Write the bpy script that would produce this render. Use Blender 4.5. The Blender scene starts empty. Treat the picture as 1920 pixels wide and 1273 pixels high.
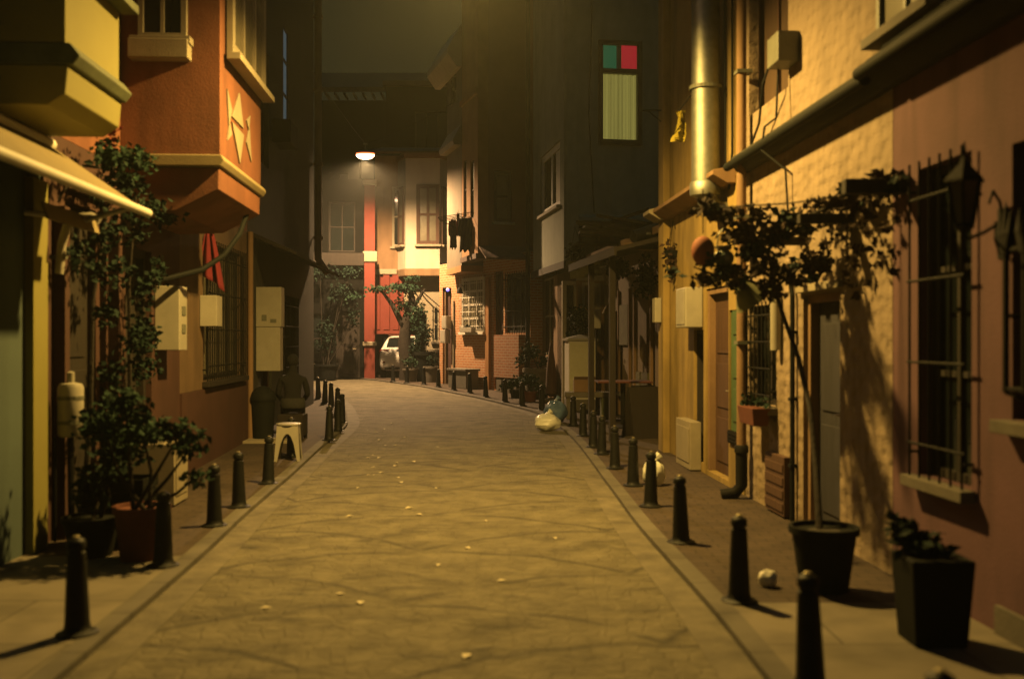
import bpy, bmesh, math, random
from mathutils import Vector, Matrix
random.seed(7)
SC = bpy.context.scene
COL = SC.collection
R = math.radians

# ------------------------------------------------------------------ camera
FP, CX, CY, CH = 1866.7, 960.0, 636.0, 1.65      # focal length in photo pixels, centre, eye height
cd = bpy.data.cameras.new('camera'); cam = bpy.data.objects.new('camera', cd); COL.objects.link(cam)
cam.location = (0, 0, CH); cam.rotation_euler = (R(90), 0, 0)
cd.sensor_width = 36; cd.lens = 35; cd.clip_start = 0.05; cd.clip_end = 2000
cd.dof.use_dof = True; cd.dof.focus_distance = 26; cd.dof.aperture_fstop = 1.15
SC.camera = cam
# ------------------------------------------------------------------ night sky
w = bpy.data.worlds.new('World'); SC.world = w; w.use_nodes = True
bg = w.node_tree.nodes['Background']; bg.inputs['Strength'].default_value = 1.0
_n = w.node_tree.nodes; _tc = _n.new('ShaderNodeTexCoord'); _sp = _n.new('ShaderNodeSeparateXYZ'); _cr = _n.new('ShaderNodeValToRGB')   # city glow low down, unseen teal zenith shaped to cool the shadows
_cr.color_ramp.elements[0].position = .18; _cr.color_ramp.elements[0].color = (.012,.012,.006,1)
_cr.color_ramp.elements[1].position = .52; _cr.color_ramp.elements[1].color = (.005,.034,.044,1)
_e = _cr.color_ramp.elements.new(.34); _e.color = (.017,.0155,.0065,1)
w.node_tree.links.new(_tc.outputs['Generated'], _sp.inputs[0]); w.node_tree.links.new(_sp.outputs['Z'], _cr.inputs['Fac']); w.node_tree.links.new(_cr.outputs['Color'], bg.inputs['Color'])
# ------------------------------------------------------------------ exposure
SC.view_settings.view_transform = 'Standard'; SC.view_settings.look = 'None'
SC.view_settings.exposure = 0.0; SC.view_settings.gamma = 1.0
SC.cycles.use_denoising = True
SC.cycles.max_bounces = 6; SC.cycles.diffuse_bounces = 1; SC.cycles.glossy_bounces = 3
SC.cycles.volume_bounces = 0; SC.cycles.sample_clamp_indirect = 4
LAMP_NEAR = dict(power=3600, color=(1.0, 0.605, 0.135), cone=169, blend=.6, tilt=(0,0))
LAMP_FAR = dict(power=9000, color=(1.0, 0.60, 0.27), cone=166, blend=.55, glow=60)
HAZE = 0.0011
ALB = 0.38

# ------------------------------------------------------------------ helpers
def zg(y):                                     # the street climbs gently beyond twelve metres
    return 0.0 if y < 12 else 0.015 * (y - 12)
def W(px, py, y):
    return Vector(((px - CX) / FP * y, y, CH - (py - CY) / FP * y))
def G(px, py):                                 # where a sight line meets the street surface
    k = (py - CY) / FP
    y = CH / k
    if y > 12: y = (CH + 0.18) / (k + 0.015)
    return Vector(((px - CX) / FP * y, y, zg(y)))

def tag(o, label=None, cat=None, group=None, kind=None):
    if label: o['label'] = label
    if cat: o['category'] = cat
    if group: o['group'] = group
    if kind: o['kind'] = kind
    return o
def thing(name, label, cat, loc=(0, 0, 0), rz=0.0, group=None):
    o = bpy.data.objects.new(name, None); COL.objects.link(o)
    o.location = loc; o.rotation_euler = (0, 0, rz); o.empty_display_size = 0.2
    return tag(o, label, cat, group)
def copy_tree(o, parent=None):
    c = o.copy(); COL.objects.link(c)
    if parent: c.parent = parent
    for ch in list(o.children): copy_tree(ch, c)
    return c

class MB:
    def __init__(s): s.v = []; s.f = []
    def add(s, vs, fs):
        n = len(s.v); s.v += [tuple(p) for p in vs]; s.f += [tuple(i + n for i in f) for f in fs]
    def hexa(s, p):
        s.add(p, [(0,1,2,3), (7,6,5,4), (0,4,5,1), (1,5,6,2), (2,6,7,3), (3,7,4,0)])
    def box(s, x0, x1, y0, y1, z0, z1):
        s.hexa([(x0,y0,z0),(x1,y0,z0),(x1,y1,z0),(x0,y1,z0),(x0,y0,z1),(x1,y0,z1),(x1,y1,z1),(x0,y1,z1)]); return s
    def fbox(s, f, a0, a1, n0, n1, z0, z1):
        P = [f.pt(a,n,z) for z in (z0,z1) for a,n in ((a0,n0),(a1,n0),(a1,n1),(a0,n1))]
        s.hexa(P); return s
    def fquad(s, f, a0, a1, n, z0, z1):
        s.add([f.pt(a0,n,z0), f.pt(a1,n,z0), f.pt(a1,n,z1), f.pt(a0,n,z1)], [(0,1,2,3)]); return s
    def prism(s, poly, h0, h1):                # poly of (x,y), extruded in z
        n = len(poly)
        s.add([(x,y,h0) for x,y in poly] + [(x,y,h1) for x,y in poly],
              [tuple(range(n))[::-1], tuple(range(n,2*n))] + [(i,(i+1)%n,(i+1)%n+n,i+n) for i in range(n)]); return s
    def fprism(s, f, poly, a0, a1):            # poly of (n,z) swept along a face's own axis
        n = len(poly)
        s.add([f.pt(a0,p,z) for p,z in poly] + [f.pt(a1,p,z) for p,z in poly],
              [tuple(range(n))[::-1], tuple(range(n,2*n))] + [(i,(i+1)%n,(i+1)%n+n,i+n) for i in range(n)]); return s
    def tube(s, pts, r, seg=8, cap=True):
        pts = [Vector(p) for p in pts]; rs = r if isinstance(r, (list, tuple)) else [r]*len(pts)
        rings = []; ref = Vector((0.31, 0.77, 0.55))
        for i, p in enumerate(pts):
            t = (pts[min(i+1,len(pts)-1)] - pts[max(i-1,0)]).normalized()
            a = t.cross(ref)
            if a.length < 1e-3: a = t.cross(Vector((1,0,0)))
            a.normalize(); b = t.cross(a)
            rings.append([p + rs[i]*(math.cos(k*2*math.pi/seg)*a + math.sin(k*2*math.pi/seg)*b) for k in range(seg)])
        vs = [q for ring in rings for q in ring]; fs = []
        for i in range(len(pts)-1):
            for k in range(seg):
                k2 = (k+1) % seg
                fs.append((i*seg+k, i*seg+k2, (i+1)*seg+k2, (i+1)*seg+k))
        if cap: fs += [tuple(range(seg))[::-1], tuple((len(pts)-1)*seg + k for k in range(seg))]
        s.add(vs, fs); return s
    def lathe(s, prof, c=(0,0,0), seg=20, sx=1.0, sy=1.0, cap=True):   # prof of (r,z)
        vs = [(c[0]+r*sx*math.cos(k*2*math.pi/seg), c[1]+r*sy*math.sin(k*2*math.pi/seg), c[2]+z) for r,z in prof for k in range(seg)]
        fs = [(i*seg+k, i*seg+(k+1)%seg, (i+1)*seg+(k+1)%seg, (i+1)*seg+k) for i in range(len(prof)-1) for k in range(seg)]
        if cap: fs += [tuple(range(seg))[::-1], tuple((len(prof)-1)*seg+k for k in range(seg))]
        s.add(vs, fs); return s
    def blob(s, c, rx, ry, rz, seg=14, rings=8, rough=0.0, seed=1):
        rnd = random.Random(seed); prof = []
        vs = [(c[0],c[1],c[2]-rz)]; fs = []
        ph = [rnd.uniform(0,6.28) for _ in range(4)]
        for i in range(1, rings):
            t = math.pi*i/rings
            for k in range(seg):
                a = k*2*math.pi/seg
                q = 1 + rough*(0.5*math.sin(3*a+ph[0]+2*t) + 0.5*math.sin(5*a-3*t+ph[1]) + rnd.uniform(-.6,.6))
                vs.append((c[0]+rx*q*math.sin(t)*math.cos(a), c[1]+ry*q*math.sin(t)*math.sin(a), c[2]-rz*q*math.cos(t)))
        vs.append((c[0],c[1],c[2]+rz))
        for k in range(seg): fs.append((0, 1+(k+1)%seg, 1+k))
        for i in range(rings-2):
            for k in range(seg):
                fs.append((1+i*seg+k, 1+i*seg+(k+1)%seg, 1+(i+1)*seg+(k+1)%seg, 1+(i+1)*seg+k))
        top = len(vs)-1; b = 1+(rings-2)*seg
        for k in range(seg): fs.append((b+k, b+(k+1)%seg, top))
        s.add(vs, fs); return s
    def leaf(s, p, size, rnd, long=1.3, droop=0.0):
        d = Vector((rnd.gauss(0,1), rnd.gauss(0,1), rnd.gauss(0,.7)-droop))
        if d.length < .1: d = Vector((1,0,0))
        d.normalize(); q = d.cross(Vector((rnd.gauss(0,1), rnd.gauss(0,1), rnd.gauss(0,1))))
        if q.length < .05: q = d.orthogonal()
        q.normalize(); n = d.cross(q); L = size*long*rnd.uniform(.6,1.25); h = size*.5*rnd.uniform(.7,1.2)
        p = Vector(p)
        s.add([p, p + d*L*.45 + q*h + n*h*.35, p + d*L, p + d*L*.45 - q*h + n*h*.35], [(0,1,2),(0,2,3)])
    def build(s, name, mat, parent=None, label=None, smooth=False, bevel=0.0, clean=True):
        me = bpy.data.meshes.new(name); me.from_pydata(s.v, [], s.f); me.update()
        if clean:
            bm = bmesh.new(); bm.from_mesh(me); bmesh.ops.recalc_face_normals(bm, faces=bm.faces[:]); bm.to_mesh(me); bm.free()
        if smooth:
            for p in me.polygons: p.use_smooth = True
        me.materials.append(mat)
        o = bpy.data.objects.new(name, me); COL.objects.link(o)
        if parent: o.parent = parent
        if label: o['label'] = label
        if bevel:
            m = o.modifiers.new('bevel', 'BEVEL'); m.width = bevel; m.segments = 2; m.limit_method = 'ANGLE'
        if smooth and clean:
            try: me.set_sharp_from_angle(angle=R(40))
            except Exception: pass
        return o

class Face:                                    # a vertical face of a house in the house's own axes
    def __init__(s, H, O, A, N): s.H, s.O, s.A, s.N = H, O, A, N
    def pt(s, a, n, z): return (s.O[0]+s.A[0]*a+s.N[0]*n, s.O[1]+s.A[1]*a+s.N[1]*n, z)
    def hit(s, px, py, n=0.0):
        c, k = math.cos(s.H.ang), math.sin(s.H.ang)
        ox, oy = s.O[0]+s.N[0]*n, s.O[1]+s.N[1]*n
        Ox, Oy = s.H.p[0]+c*ox-k*oy, s.H.p[1]+k*ox+c*oy
        Ax, Ay = c*s.A[0]-k*s.A[1], k*s.A[0]+c*s.A[1]
        q = (px-CX)/FP                          # Ox+t*Ax = q*(Oy+t*Ay)
        t = (q*Oy-Ox)/(Ax-q*Ay); Y = Oy+t*Ay
        return t, CH-(py-CY)/FP*Y-s.H.z
    def rect(s, pa, pb, yt, yb, n=0.0, ref=None):
        ref = pa if ref is None else ref
        a0, a1 = s.hit(pa,0,n)[0], s.hit(pb,0,n)[0]
        z1, z0 = s.hit(ref,yt,n)[1], s.hit(ref,yb,n)[1]
        return min(a0,a1), max(a0,a1), z0, z1

class House:
    def __init__(s, name, label, p0, p1, side, cat='house'):
        s.p = p0; s.ang = math.atan2(p1[1]-p0[1], p1[0]-p0[0]); s.L = math.hypot(p1[0]-p0[0], p1[1]-p0[1])
        s.z = zg(p0[1]); s.s = side
        s.e = thing(name, label, cat, (p0[0], p0[1], s.z), s.ang)
        s.front = Face(s, (0,0), (1,0), (0,side))
        s.near = Face(s, (0,0), (0,side), (-1,0))
        s.far = Face(s, (s.L,0), (0,side), (1,0))

def wallmesh(mb, f, a0, a1, z0, z1, holes=(), th=.22, back=3.0, n=0.0, open_end=None):
    A = sorted({a0,a1} | {x for h in holes for x in h[:2]}); Z = sorted({z0,z1} | {x for h in holes for x in h[2:4]})
    A = [a for a in A if a0 <= a <= a1]; Z = [z for z in Z if z0 <= z <= z1]
    for i in range(len(A)-1):
        for j in range(len(Z)-1):
            ca, cz = (A[i]+A[i+1])/2, (Z[j]+Z[j+1])/2
            inside = any(h[0] < ca < h[1] and h[2] < cz < h[3] for h in holes)
            mb.fquad(f, A[i], A[i+1], n-th if inside else n, Z[j], Z[j+1])
    for h in holes:
        b0, b1, y0, y1 = max(h[0],a0), min(h[1],a1), max(h[2],z0), min(h[3],z1)
        for (p,q) in (((b0,y0),(b1,y0)), ((b1,y0),(b1,y1)), ((b1,y1),(b0,y1)), ((b0,y1),(b0,y0))):
            if open_end is not None and p[0] == q[0] == open_end[0]: continue
            mb.add([f.pt(p[0],n,p[1]), f.pt(q[0],n,q[1]), f.pt(q[0],n-th,q[1]), f.pt(p[0],n-th,p[1])], [(0,1,2,3)])
    for (p,q) in (((a0,z0),(a1,z0)), ((a1,z0),(a1,z1)), ((a1,z1),(a0,z1)), ((a0,z1),(a0,z0))):
        if open_end is not None and p[0] == q[0] == open_end[0]:      # leave a gateway in this end wall
            p = (p[0], open_end[1]); q = (q[0], z1)
        mb.add([f.pt(p[0],n,p[1]), f.pt(q[0],n,q[1]), f.pt(q[0],n-back,q[1]), f.pt(p[0],n-back,p[1])], [(0,1,2,3)])
    mb.fquad(f, a0, a1, n-back, z0, z1)
    return mb

def window(parent, f, r, fm, pm, cols=2, rows=2, n=-.12, fw=.055, sill=None, bars=None, name='window', curtain=None, label=None):
    a0, a1, z0, z1 = r; m = MB()
    m.fbox(f, a0, a0+fw, n-.03, n+.03, z0, z1); m.fbox(f, a1-fw, a1, n-.03, n+.03, z0, z1)
    m.fbox(f, a0+fw, a1-fw, n-.03, n+.03, z1-fw, z1); m.fbox(f, a0+fw, a1-fw, n-.03, n+.03, z0, z0+fw)
    for c in range(1, cols):
        x = a0+(a1-a0)*c/cols; m.fbox(f, x-fw*.35, x+fw*.35, n-.024, n+.024, z0+fw, z1-fw)
    for q in range(1, rows):
        z = z0+(z1-z0)*q/rows; m.fbox(f, a0+fw, a1-fw, n-.02, n+.02, z-fw*.35, z+fw*.35)
    o = m.build(name, fm, parent, label)
    MB().fbox(f, a0+fw*.5, a1-fw*.5, n-.012, n-.002, z0+fw*.5, z1-fw*.5).build('pane', pm, o)
    if sill: MB().fbox(f, a0-.06, a1+.06, .003 if n < 0 else n-.02, .10 if n < 0 else n+.12, z0-.075, z0-.003).build('sill', sill, o, bevel=.006)
    if bars:
        g = MB(); nb = max(3, int((a1-a0)/.12)); d = .06 if n < 0 else n+.08
        for i in range(nb+1):
            x = a0+(a1-a0)*i/nb; g.tube([f.pt(x,d,z0-.02), f.pt(x,d,z1+.03)], .009, 6)
        for q in range(4):
            z = z0+(z1-z0)*(q+.4)/3.8; g.tube([f.pt(a0-.03,d,z), f.pt(a1+.03,d,z)], .010, 6)
        for x, z in ((a0-.02,z0+.15),(a1+.02,z0+.15),(a0-.02,z1-.15),(a1+.02,z1-.15)): g.tube([f.pt(x,d,z), f.pt(x,-.05,z)], .01, 6)
        g.build('grille', bars, o)
    return o
def door(parent, f, r, dm, fm, hm, n=-.14, panels=2, label=None, fw=.07):
    a0, a1, z0, z1 = r; m = MB()
    m.fbox(f, a0+fw, a1-fw, n-.03, n, z0, z1-fw)
    for k in range(panels):
        h = (z1-fw-z0-.2)/panels; y = z0+.14+k*h
        m.fbox(f, a0+fw+.09, a1-fw-.09, n+.001, n+.014, y, y+h-.12)
    o = m.build('door', dm, parent, label, bevel=.004)
    q = MB(); q.fbox(f, a0, a0+fw, n-.03, n+.08, z0, z1); q.fbox(f, a1-fw, a1, n-.03, n+.08, z0, z1); q.fbox(f, a0+fw, a1-fw, n-.03, n+.08, z1-fw, z1)
    q.build('door_frame', fm, o, bevel=.004)
    MB().tube([f.pt(a0+fw+.06,n,z0+1.0), f.pt(a0+fw+.06,n+.06,z0+1.0), f.pt(a0+fw+.17,n+.06,z0+1.0)], .011, 6).build('handle', hm, o)
    return o
def wpipe(mb, P, r, seg=10): mb.tube(P, r, seg)

# ------------------------------------------------------------------ materials
def M(name, col, rough=.85, var=.25, scale=3.0, bump=.15, metal=0.0, fine=60.0, stain=0.0, spec=.35, emit=None, es=0.0):
    if not metal: col = [c*(ALB if max(col) > .22 else .65) for c in col]   # old dirty surfaces, darkened further so walls bounce less light
    m = bpy.data.materials.new(name); m.use_nodes = True; nt = m.node_tree; N = nt.nodes; L = nt.links
    b = N['Principled BSDF']; b.inputs['Roughness'].default_value = rough; b.inputs['Metallic'].default_value = metal
    b.inputs['Specular IOR Level'].default_value = spec
    tc = N.new('ShaderNodeTexCoord'); src = tc.outputs['Object']
    n1 = N.new('ShaderNodeTexNoise'); n1.inputs['Scale'].default_value = scale; n1.inputs['Detail'].default_value = 6; n1.inputs['Roughness'].default_value = .65
    L.new(src, n1.inputs['Vector'])
    rp = N.new('ShaderNodeValToRGB'); rp.color_ramp.elements[0].position = .3; rp.color_ramp.elements[1].position = .72
    d = [c*(1-var) for c in col]; u = [min(1, c*(1+var*.6)) for c in col]
    rp.color_ramp.elements[0].color = (*d,1); rp.color_ramp.elements[1].color = (*u,1)
    L.new(n1.outputs['Fac'], rp.inputs['Fac']); out = rp.outputs['Color']
    if stain:
        mp = N.new('ShaderNodeMapping'); mp.inputs['Scale'].default_value = (2.2,2.2,.35); L.new(src, mp.inputs['Vector'])
        n3 = N.new('ShaderNodeTexNoise'); n3.inputs['Scale'].default_value = 1.6; n3.inputs['Detail'].default_value = 5; L.new(mp.outputs['Vector'], n3.inputs['Vector'])
        r3 = N.new('ShaderNodeValToRGB'); r3.color_ramp.elements[0].position = .46; r3.color_ramp.elements[1].position = .62
        r3.color_ramp.elements[0].color = (0,0,0,1); r3.color_ramp.elements[1].color = (stain,stain,stain,1); L.new(n3.outputs['Fac'], r3.inputs['Fac'])
        mx = N.new('ShaderNodeMixRGB'); mx.inputs['Color2'].default_value = (*[c*.4 for c in col],1)
        L.new(r3.outputs['Color'], mx.inputs['Fac']); L.new(out, mx.inputs['Color1']); out = mx.outputs['Color']
    L.new(out, b.inputs['Base Color'])
    if bump:
        n2 = N.new('ShaderNodeTexNoise'); n2.inputs['Scale'].default_value = fine; n2.inputs['Detail'].default_value = 4; L.new(src, n2.inputs['Vector'])
        bp = N.new('ShaderNodeBump'); bp.inputs['Strength'].default_value = bump; bp.inputs['Distance'].default_value = .02
        L.new(n2.outputs['Fac'], bp.inputs['Height']); L.new(bp.outputs['Normal'], b.inputs['Normal'])
    if emit:
        b.inputs['Emission Color'].default_value = (*emit,1); b.inputs['Emission Strength'].default_value = es
    return m
def brick(name, c1, c2, mortar, bw=.22, rh=.075):
    c1, c2, mortar = [[x*.8 for x in c] for c in (c1, c2, mortar)]
    m = M(name, c1, .9, .2, 4, .1); nt = m.node_tree; N = nt.nodes; L = nt.links; b = N['Principled BSDF']
    tc = N.new('ShaderNodeTexCoord'); sp = N.new('ShaderNodeSeparateXYZ'); cb = N.new('ShaderNodeCombineXYZ'); L.new(tc.outputs['Object'], sp.inputs[0])
    ad = N.new('ShaderNodeMath'); ad.operation = 'ADD'; L.new(sp.outputs['X'], ad.inputs[0]); L.new(sp.outputs['Y'], ad.inputs[1])
    L.new(ad.outputs[0], cb.inputs['X']); L.new(sp.outputs['Z'], cb.inputs['Y'])
    t = N.new('ShaderNodeTexBrick'); t.inputs['Color1'].default_value = (*c1,1); t.inputs['Color2'].default_value = (*c2,1); t.inputs['Mortar'].default_value = (*mortar,1)
    t.inputs['Scale'].default_value = 1; t.inputs['Brick Width'].default_value = bw; t.inputs['Row Height'].default_value = rh; t.inputs['Mortar Size'].default_value = .009
    L.new(cb.outputs[0], t.inputs['Vector']); L.new(t.outputs['Color'], b.inputs['Base Color'])
    bp = N.new('ShaderNodeBump'); bp.inputs['Strength'].default_value = .5; bp.inputs['Distance'].default_value = .01; bp.invert = True
    L.new(t.outputs['Fac'], bp.inputs['Height']); L.new(bp.outputs['Normal'], b.inputs['Normal'])
    return m
def dimpled(name, col):                        # hand-patted render: rows of shallow scallops
    m = M(name, col, .9, .18, 2.5, .2, stain=.25); nt = m.node_tree; N = nt.nodes; L = nt.links; b = N['Principled BSDF']
    tc = N.new('ShaderNodeTexCoord'); mp = N.new('ShaderNodeMapping'); mp.inputs['Scale'].default_value = (8.0,8.0,10.0); L.new(tc.outputs['Object'], mp.inputs['Vector'])
    vo = N.new('ShaderNodeTexVoronoi'); vo.feature = 'SMOOTH_F1'; vo.inputs['Scale'].default_value = 1.0; vo.inputs['Randomness'].default_value = .6; L.new(mp.outputs['Vector'], vo.inputs['Vector'])
    no = N.new('ShaderNodeTexNoise'); no.inputs['Scale'].default_value = 45; L.new(tc.outputs['Object'], no.inputs['Vector'])
    ad = N.new('ShaderNodeMath'); ad.operation = 'MULTIPLY_ADD'; ad.inputs[1].default_value = .25; L.new(no.outputs['Fac'], ad.inputs[0]); L.new(vo.outputs['Distance'], ad.inputs[2])
    bp = N.new('ShaderNodeBump'); bp.inputs['Strength'].default_value = .75; bp.inputs['Distance'].default_value = .045
    L.new(ad.outputs[0], bp.inputs['Height']); L.new(bp.outputs['Normal'], b.inputs['Normal'])
    return m
def glass(name, col, rough=.06):
    return M(name, col, rough, .3, 2.0, 0, spec=.5)
def leafmat(name, c, var=.6):
    m = M(name, c, .8, var, 9.0, 0, spec=.15); return m
def slatted(name, c):
    m = M(name, c, .8, .35, 3, .1); nt = m.node_tree; N = nt.nodes; L = nt.links
    for n in N:
        if n.type == 'TEX_NOISE' and n.inputs['Scale'].default_value == 3:
            mp = N.new('ShaderNodeMapping'); mp.inputs['Scale'].default_value = (9,9,.6)
            tc = N.new('ShaderNodeTexCoord'); L.new(tc.outputs['Object'], mp.inputs['Vector']); L.new(mp.outputs['Vector'], n.inputs['Vector'])
    return m

def road_material():
    m = M('stamped_road', (.32,.285,.19), .85, .38, 3.4, .35, fine=35, spec=.2); nt = m.node_tree; N = nt.nodes; L = nt.links; b = N['Principled BSDF']
    base = [l.from_socket for l in nt.links if l.to_socket == b.inputs['Base Color']][0]
    tc = N.new('ShaderNodeTexCoord'); wn = N.new('ShaderNodeTexNoise'); wn.inputs['Scale'].default_value = 1.5; L.new(tc.outputs['Object'], wn.inputs['Vector'])
    vm = N.new('ShaderNodeVectorMath'); vm.operation = 'MULTIPLY_ADD'; vm.inputs[1].default_value = (.22,.22,0); L.new(wn.outputs['Color'], vm.inputs[0]); L.new(tc.outputs['Object'], vm.inputs[2])
    sp = N.new('ShaderNodeSeparateXYZ'); L.new(vm.outputs[0], sp.inputs[0])
    def math_(op, a, c, clamp=False):
        q = N.new('ShaderNodeMath'); q.operation = op; q.use_clamp = clamp
        for i, x in enumerate((a,c)):
            if isinstance(x, (int,float)): q.inputs[i].default_value = x
            elif x is not None: L.new(x, q.inputs[i])
        return q.outputs[0]
    def fan(ox, oy, Wd, Hh, Rr):
        x = math_('SUBTRACT', math_('FLOORED_MODULO', math_('ADD', sp.outputs['X'], ox), Wd), Wd/2)
        y = math_('FLOORED_MODULO', math_('ADD', sp.outputs['Y'], oy), Hh)
        # arc of radius Rr whose crown lies at the top of the cell
        yy = math_('ADD', y, Rr-Hh)
        r = math_('SQRT', math_('ADD', math_('MULTIPLY', x, x), math_('MULTIPLY', yy, yy)), None)
        dist = math_('ABSOLUTE', math_('SUBTRACT', r, Rr), None)
        return math_('SUBTRACT', 1.0, math_('DIVIDE', dist, .05), True)
    Wd, Hh, Rr = 3.1, 1.62, 1.95
    f1 = fan(.5+.1+Wd/2, -6.45, Wd, Hh, Rr); f2 = fan(.5+.1, -6.45-Hh/2, Wd, Hh, Rr)
    lines = math_('MAXIMUM', f1, f2)
    br = N.new('ShaderNodeTexNoise'); br.inputs['Scale'].default_value = 2.6; br.inputs['Detail'].default_value = 5; L.new(tc.outputs['Object'], br.inputs['Vector'])
    rr = N.new('ShaderNodeValToRGB'); rr.color_ramp.elements[0].position = .34; rr.color_ramp.elements[1].position = .5; L.new(br.outputs['Fac'], rr.inputs['Fac'])
    lines = math_('MULTIPLY', lines, rr.outputs['Color']); lines = math_('MULTIPLY', lines, .75)
    # oil and tyre stains
    sn = N.new('ShaderNodeTexNoise'); sn.inputs['Scale'].default_value = 1.9; sn.inputs['Detail'].default_value = 8; sn.inputs['Roughness'].default_value = .7; sn.inputs['Distortion'].default_value = .6
    mp = N.new('ShaderNodeMapping'); mp.inputs['Scale'].default_value = (.8,1.5,1); mp.inputs['Location'].default_value = (3.1,1.7,0); L.new(tc.outputs['Object'], mp.inputs['Vector']); L.new(mp.outputs['Vector'], sn.inputs['Vector'])
    r2 = N.new('ShaderNodeValToRGB'); r2.color_ramp.elements[0].position = .51; r2.color_ramp.elements[1].position = .66; r2.color_ramp.elements[1].color = (.66,.66,.66,1); L.new(sn.outputs['Fac'], r2.inputs['Fac'])
    fac = math_('MAXIMUM', lines, r2.outputs['Color'])
    mx = N.new('ShaderNodeMixRGB'); mx.inputs['Color2'].default_value = (.022,.021,.017,1)
    L.new(fac, mx.inputs['Fac']); L.new(base, mx.inputs['Color1']); L.new(mx.outputs['Color'], b.inputs['Base Color'])
    # small cast setts
    vo = N.new('ShaderNodeTexVoronoi'); vo.feature = 'DISTANCE_TO_EDGE'; vo.inputs['Scale'].default_value = 8.5; vo.inputs['Randomness'].default_value = .5; L.new(vm.outputs[0], vo.inputs['Vector'])
    ve = N.new('ShaderNodeValToRGB'); ve.color_ramp.elements[1].position = .12; L.new(vo.outputs['Distance'], ve.inputs['Fac'])
    bp = N.new('ShaderNodeBump'); bp.inputs['Strength'].default_value = .45; bp.inputs['Distance'].default_value = .02; L.new(ve.outputs['Color'], bp.inputs['Height'])
    old = [l for l in nt.links if l.to_socket == b.inputs['Normal']][0].from_socket
    L.new(old, bp.inputs['Normal']); L.new(bp.outputs['Normal'], b.inputs['Normal'])
    return m
def slab_material(name, col, sx, sy):
    col = [c*.60 for c in col]
    m = brick(name, col, [c*.82 for c in col], [c*.5 for c in col], sx, sy)
    nt = m.node_tree; N = nt.nodes; L = nt.links
    for n in N:
        if n.type == 'TEX_BRICK':
            tc = N.new('ShaderNodeTexCoord'); L.new(tc.outputs['Object'], n.inputs['Vector'])
            b = N['Principled BSDF']; no = N.new('ShaderNodeTexNoise'); no.inputs['Scale'].default_value = 2.2; no.inputs['Detail'].default_value = 8
            L.new(tc.outputs['Object'], no.inputs['Vector'])
            mx = N.new('ShaderNodeMixRGB'); mx.blend_type = 'MULTIPLY'; mx.inputs['Fac'].default_value = .75
            cr = N.new('ShaderNodeValToRGB'); cr.color_ramp.elements[0].position = .3; cr.color_ramp.elements[0].color = (.45,.45,.45,1); cr.color_ramp.elements[1].position = .6
            L.new(no.outputs['Fac'], cr.inputs['Fac']); L.new(n.outputs['Color'], mx.inputs['Color1']); L.new(cr.outputs['Color'], mx.inputs['Color2']); L.new(mx.outputs['Color'], b.inputs['Base Color'])
    return m

ROAD = road_material()
GUTTER = M('gutter_stone', (.30,.265,.18), .85, .5, 3.5, .3, fine=30)
KERB = slab_material('kerb_stone', (.22,.20,.16), 9.0, .75)
PAVE_NEAR = slab_material('concrete_slabs', (.33,.29,.22), 1.2, .9)
PAVE_FAR = slab_material('brown_pavers', (.12,.085,.062), .22, .11)
EARTH = M('dark_earth', (.05,.045,.035), .95)
PINK = M('pink_render', (.29,.145,.18), .9, .2, 1.6, .25, stain=.45)
CREAM = dimpled('cream_dimpled_render', (.60,.46,.32))
CREAMS = M('cream_smooth_render', (.62,.44,.20), .9, .25, 1.5, .2, stain=.5)
YELLOW = M('yellow_render', (.68,.48,.16), .9, .25, 1.7, .2, stain=.6)
YELBAY = M('bright_yellow_paint', (.46,.42,.11), .8, .08, 2, .08)
ORANGE = M('orange_render', (.42,.16,.085), .9, .25, 2, .15, stain=.4)
REDDK = M('dark_red_paint', (.075,.032,.026), .85, .2, 2, .15, stain=.2)
REDWALL = M('red_render', (.36,.07,.05), .85, .15, 1.5, .15)
TANL = M('shaded_tan_render', (.30,.19,.11), .9, .25, 1.6, .2, stain=.4)  # darker copy of the tan; the left side's shade is in the colour
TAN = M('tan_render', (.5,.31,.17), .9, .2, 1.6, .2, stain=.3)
GREYWALL = M('grey_green_render', (.09,.13,.12), .9, .15, 1.2, .15, stain=.2)
DKGREEN = M('dark_olive_boarding', (.60,.64,.50), .85, .2, 1.5, .15, stain=.2)
BLACKW = M('near_black_render', (.006,.006,.0055), .95, .3, 1.5, .1, spec=.1)  # near-black so the strong lamp barely shows these far walls
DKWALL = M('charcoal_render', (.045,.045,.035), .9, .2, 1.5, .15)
BROWN = M('brown_red_render', (.20,.085,.05), .9, .2, 1.5, .15)
OCHRE = M('ochre_render', (.62,.30,.11), .9, .2, 1.5, .15)
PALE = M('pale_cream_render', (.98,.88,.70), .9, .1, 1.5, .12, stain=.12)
PALED = M('toned_cream_render', (.33,.27,.20), .9, .15, 1.5, .12, stain=.2)  # darker cream, toned down so the nearby lamp does not clip it
TRIM = M('cream_trim', (.62,.54,.38), .75, .15, 4, .1)
TRIMG = M('green_grey_moulding', (.12,.14,.07), .75, .3, 6, .1)
WHITE = M('white_paint', (1.4,1.34,1.15), .6, .1, 4, .05)
WHITEB = M('white_plastic', (.72,.68,.56), .45, .12, 5, .03)
GREYM = M('grey_metal', (.30,.31,.24), .5, .25, 5, .08)
STEEL = M('galvanised_steel', (.26,.27,.24), .56, .2, 12, .05, metal=1.0, fine=8)
IRON = M('black_iron', (.010,.010,.010), .7, .3, 8, .1, spec=.12)
IRONB = M('bollard_black_paint', (.010,.011,.010), .55, .4, 10, .15, spec=.2)
BRASS = M('worn_cap', (.22,.19,.12), .6, .2, 10, 0, metal=.8)
RUBBER = M('black_rubber', (.015,.015,.015), .7, .2, 8, .05)
GLASSD = glass('dark_glass', (.012,.016,.016))
GLASSG = glass('curtained_glass', (.20,.18,.12), .25)
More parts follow.
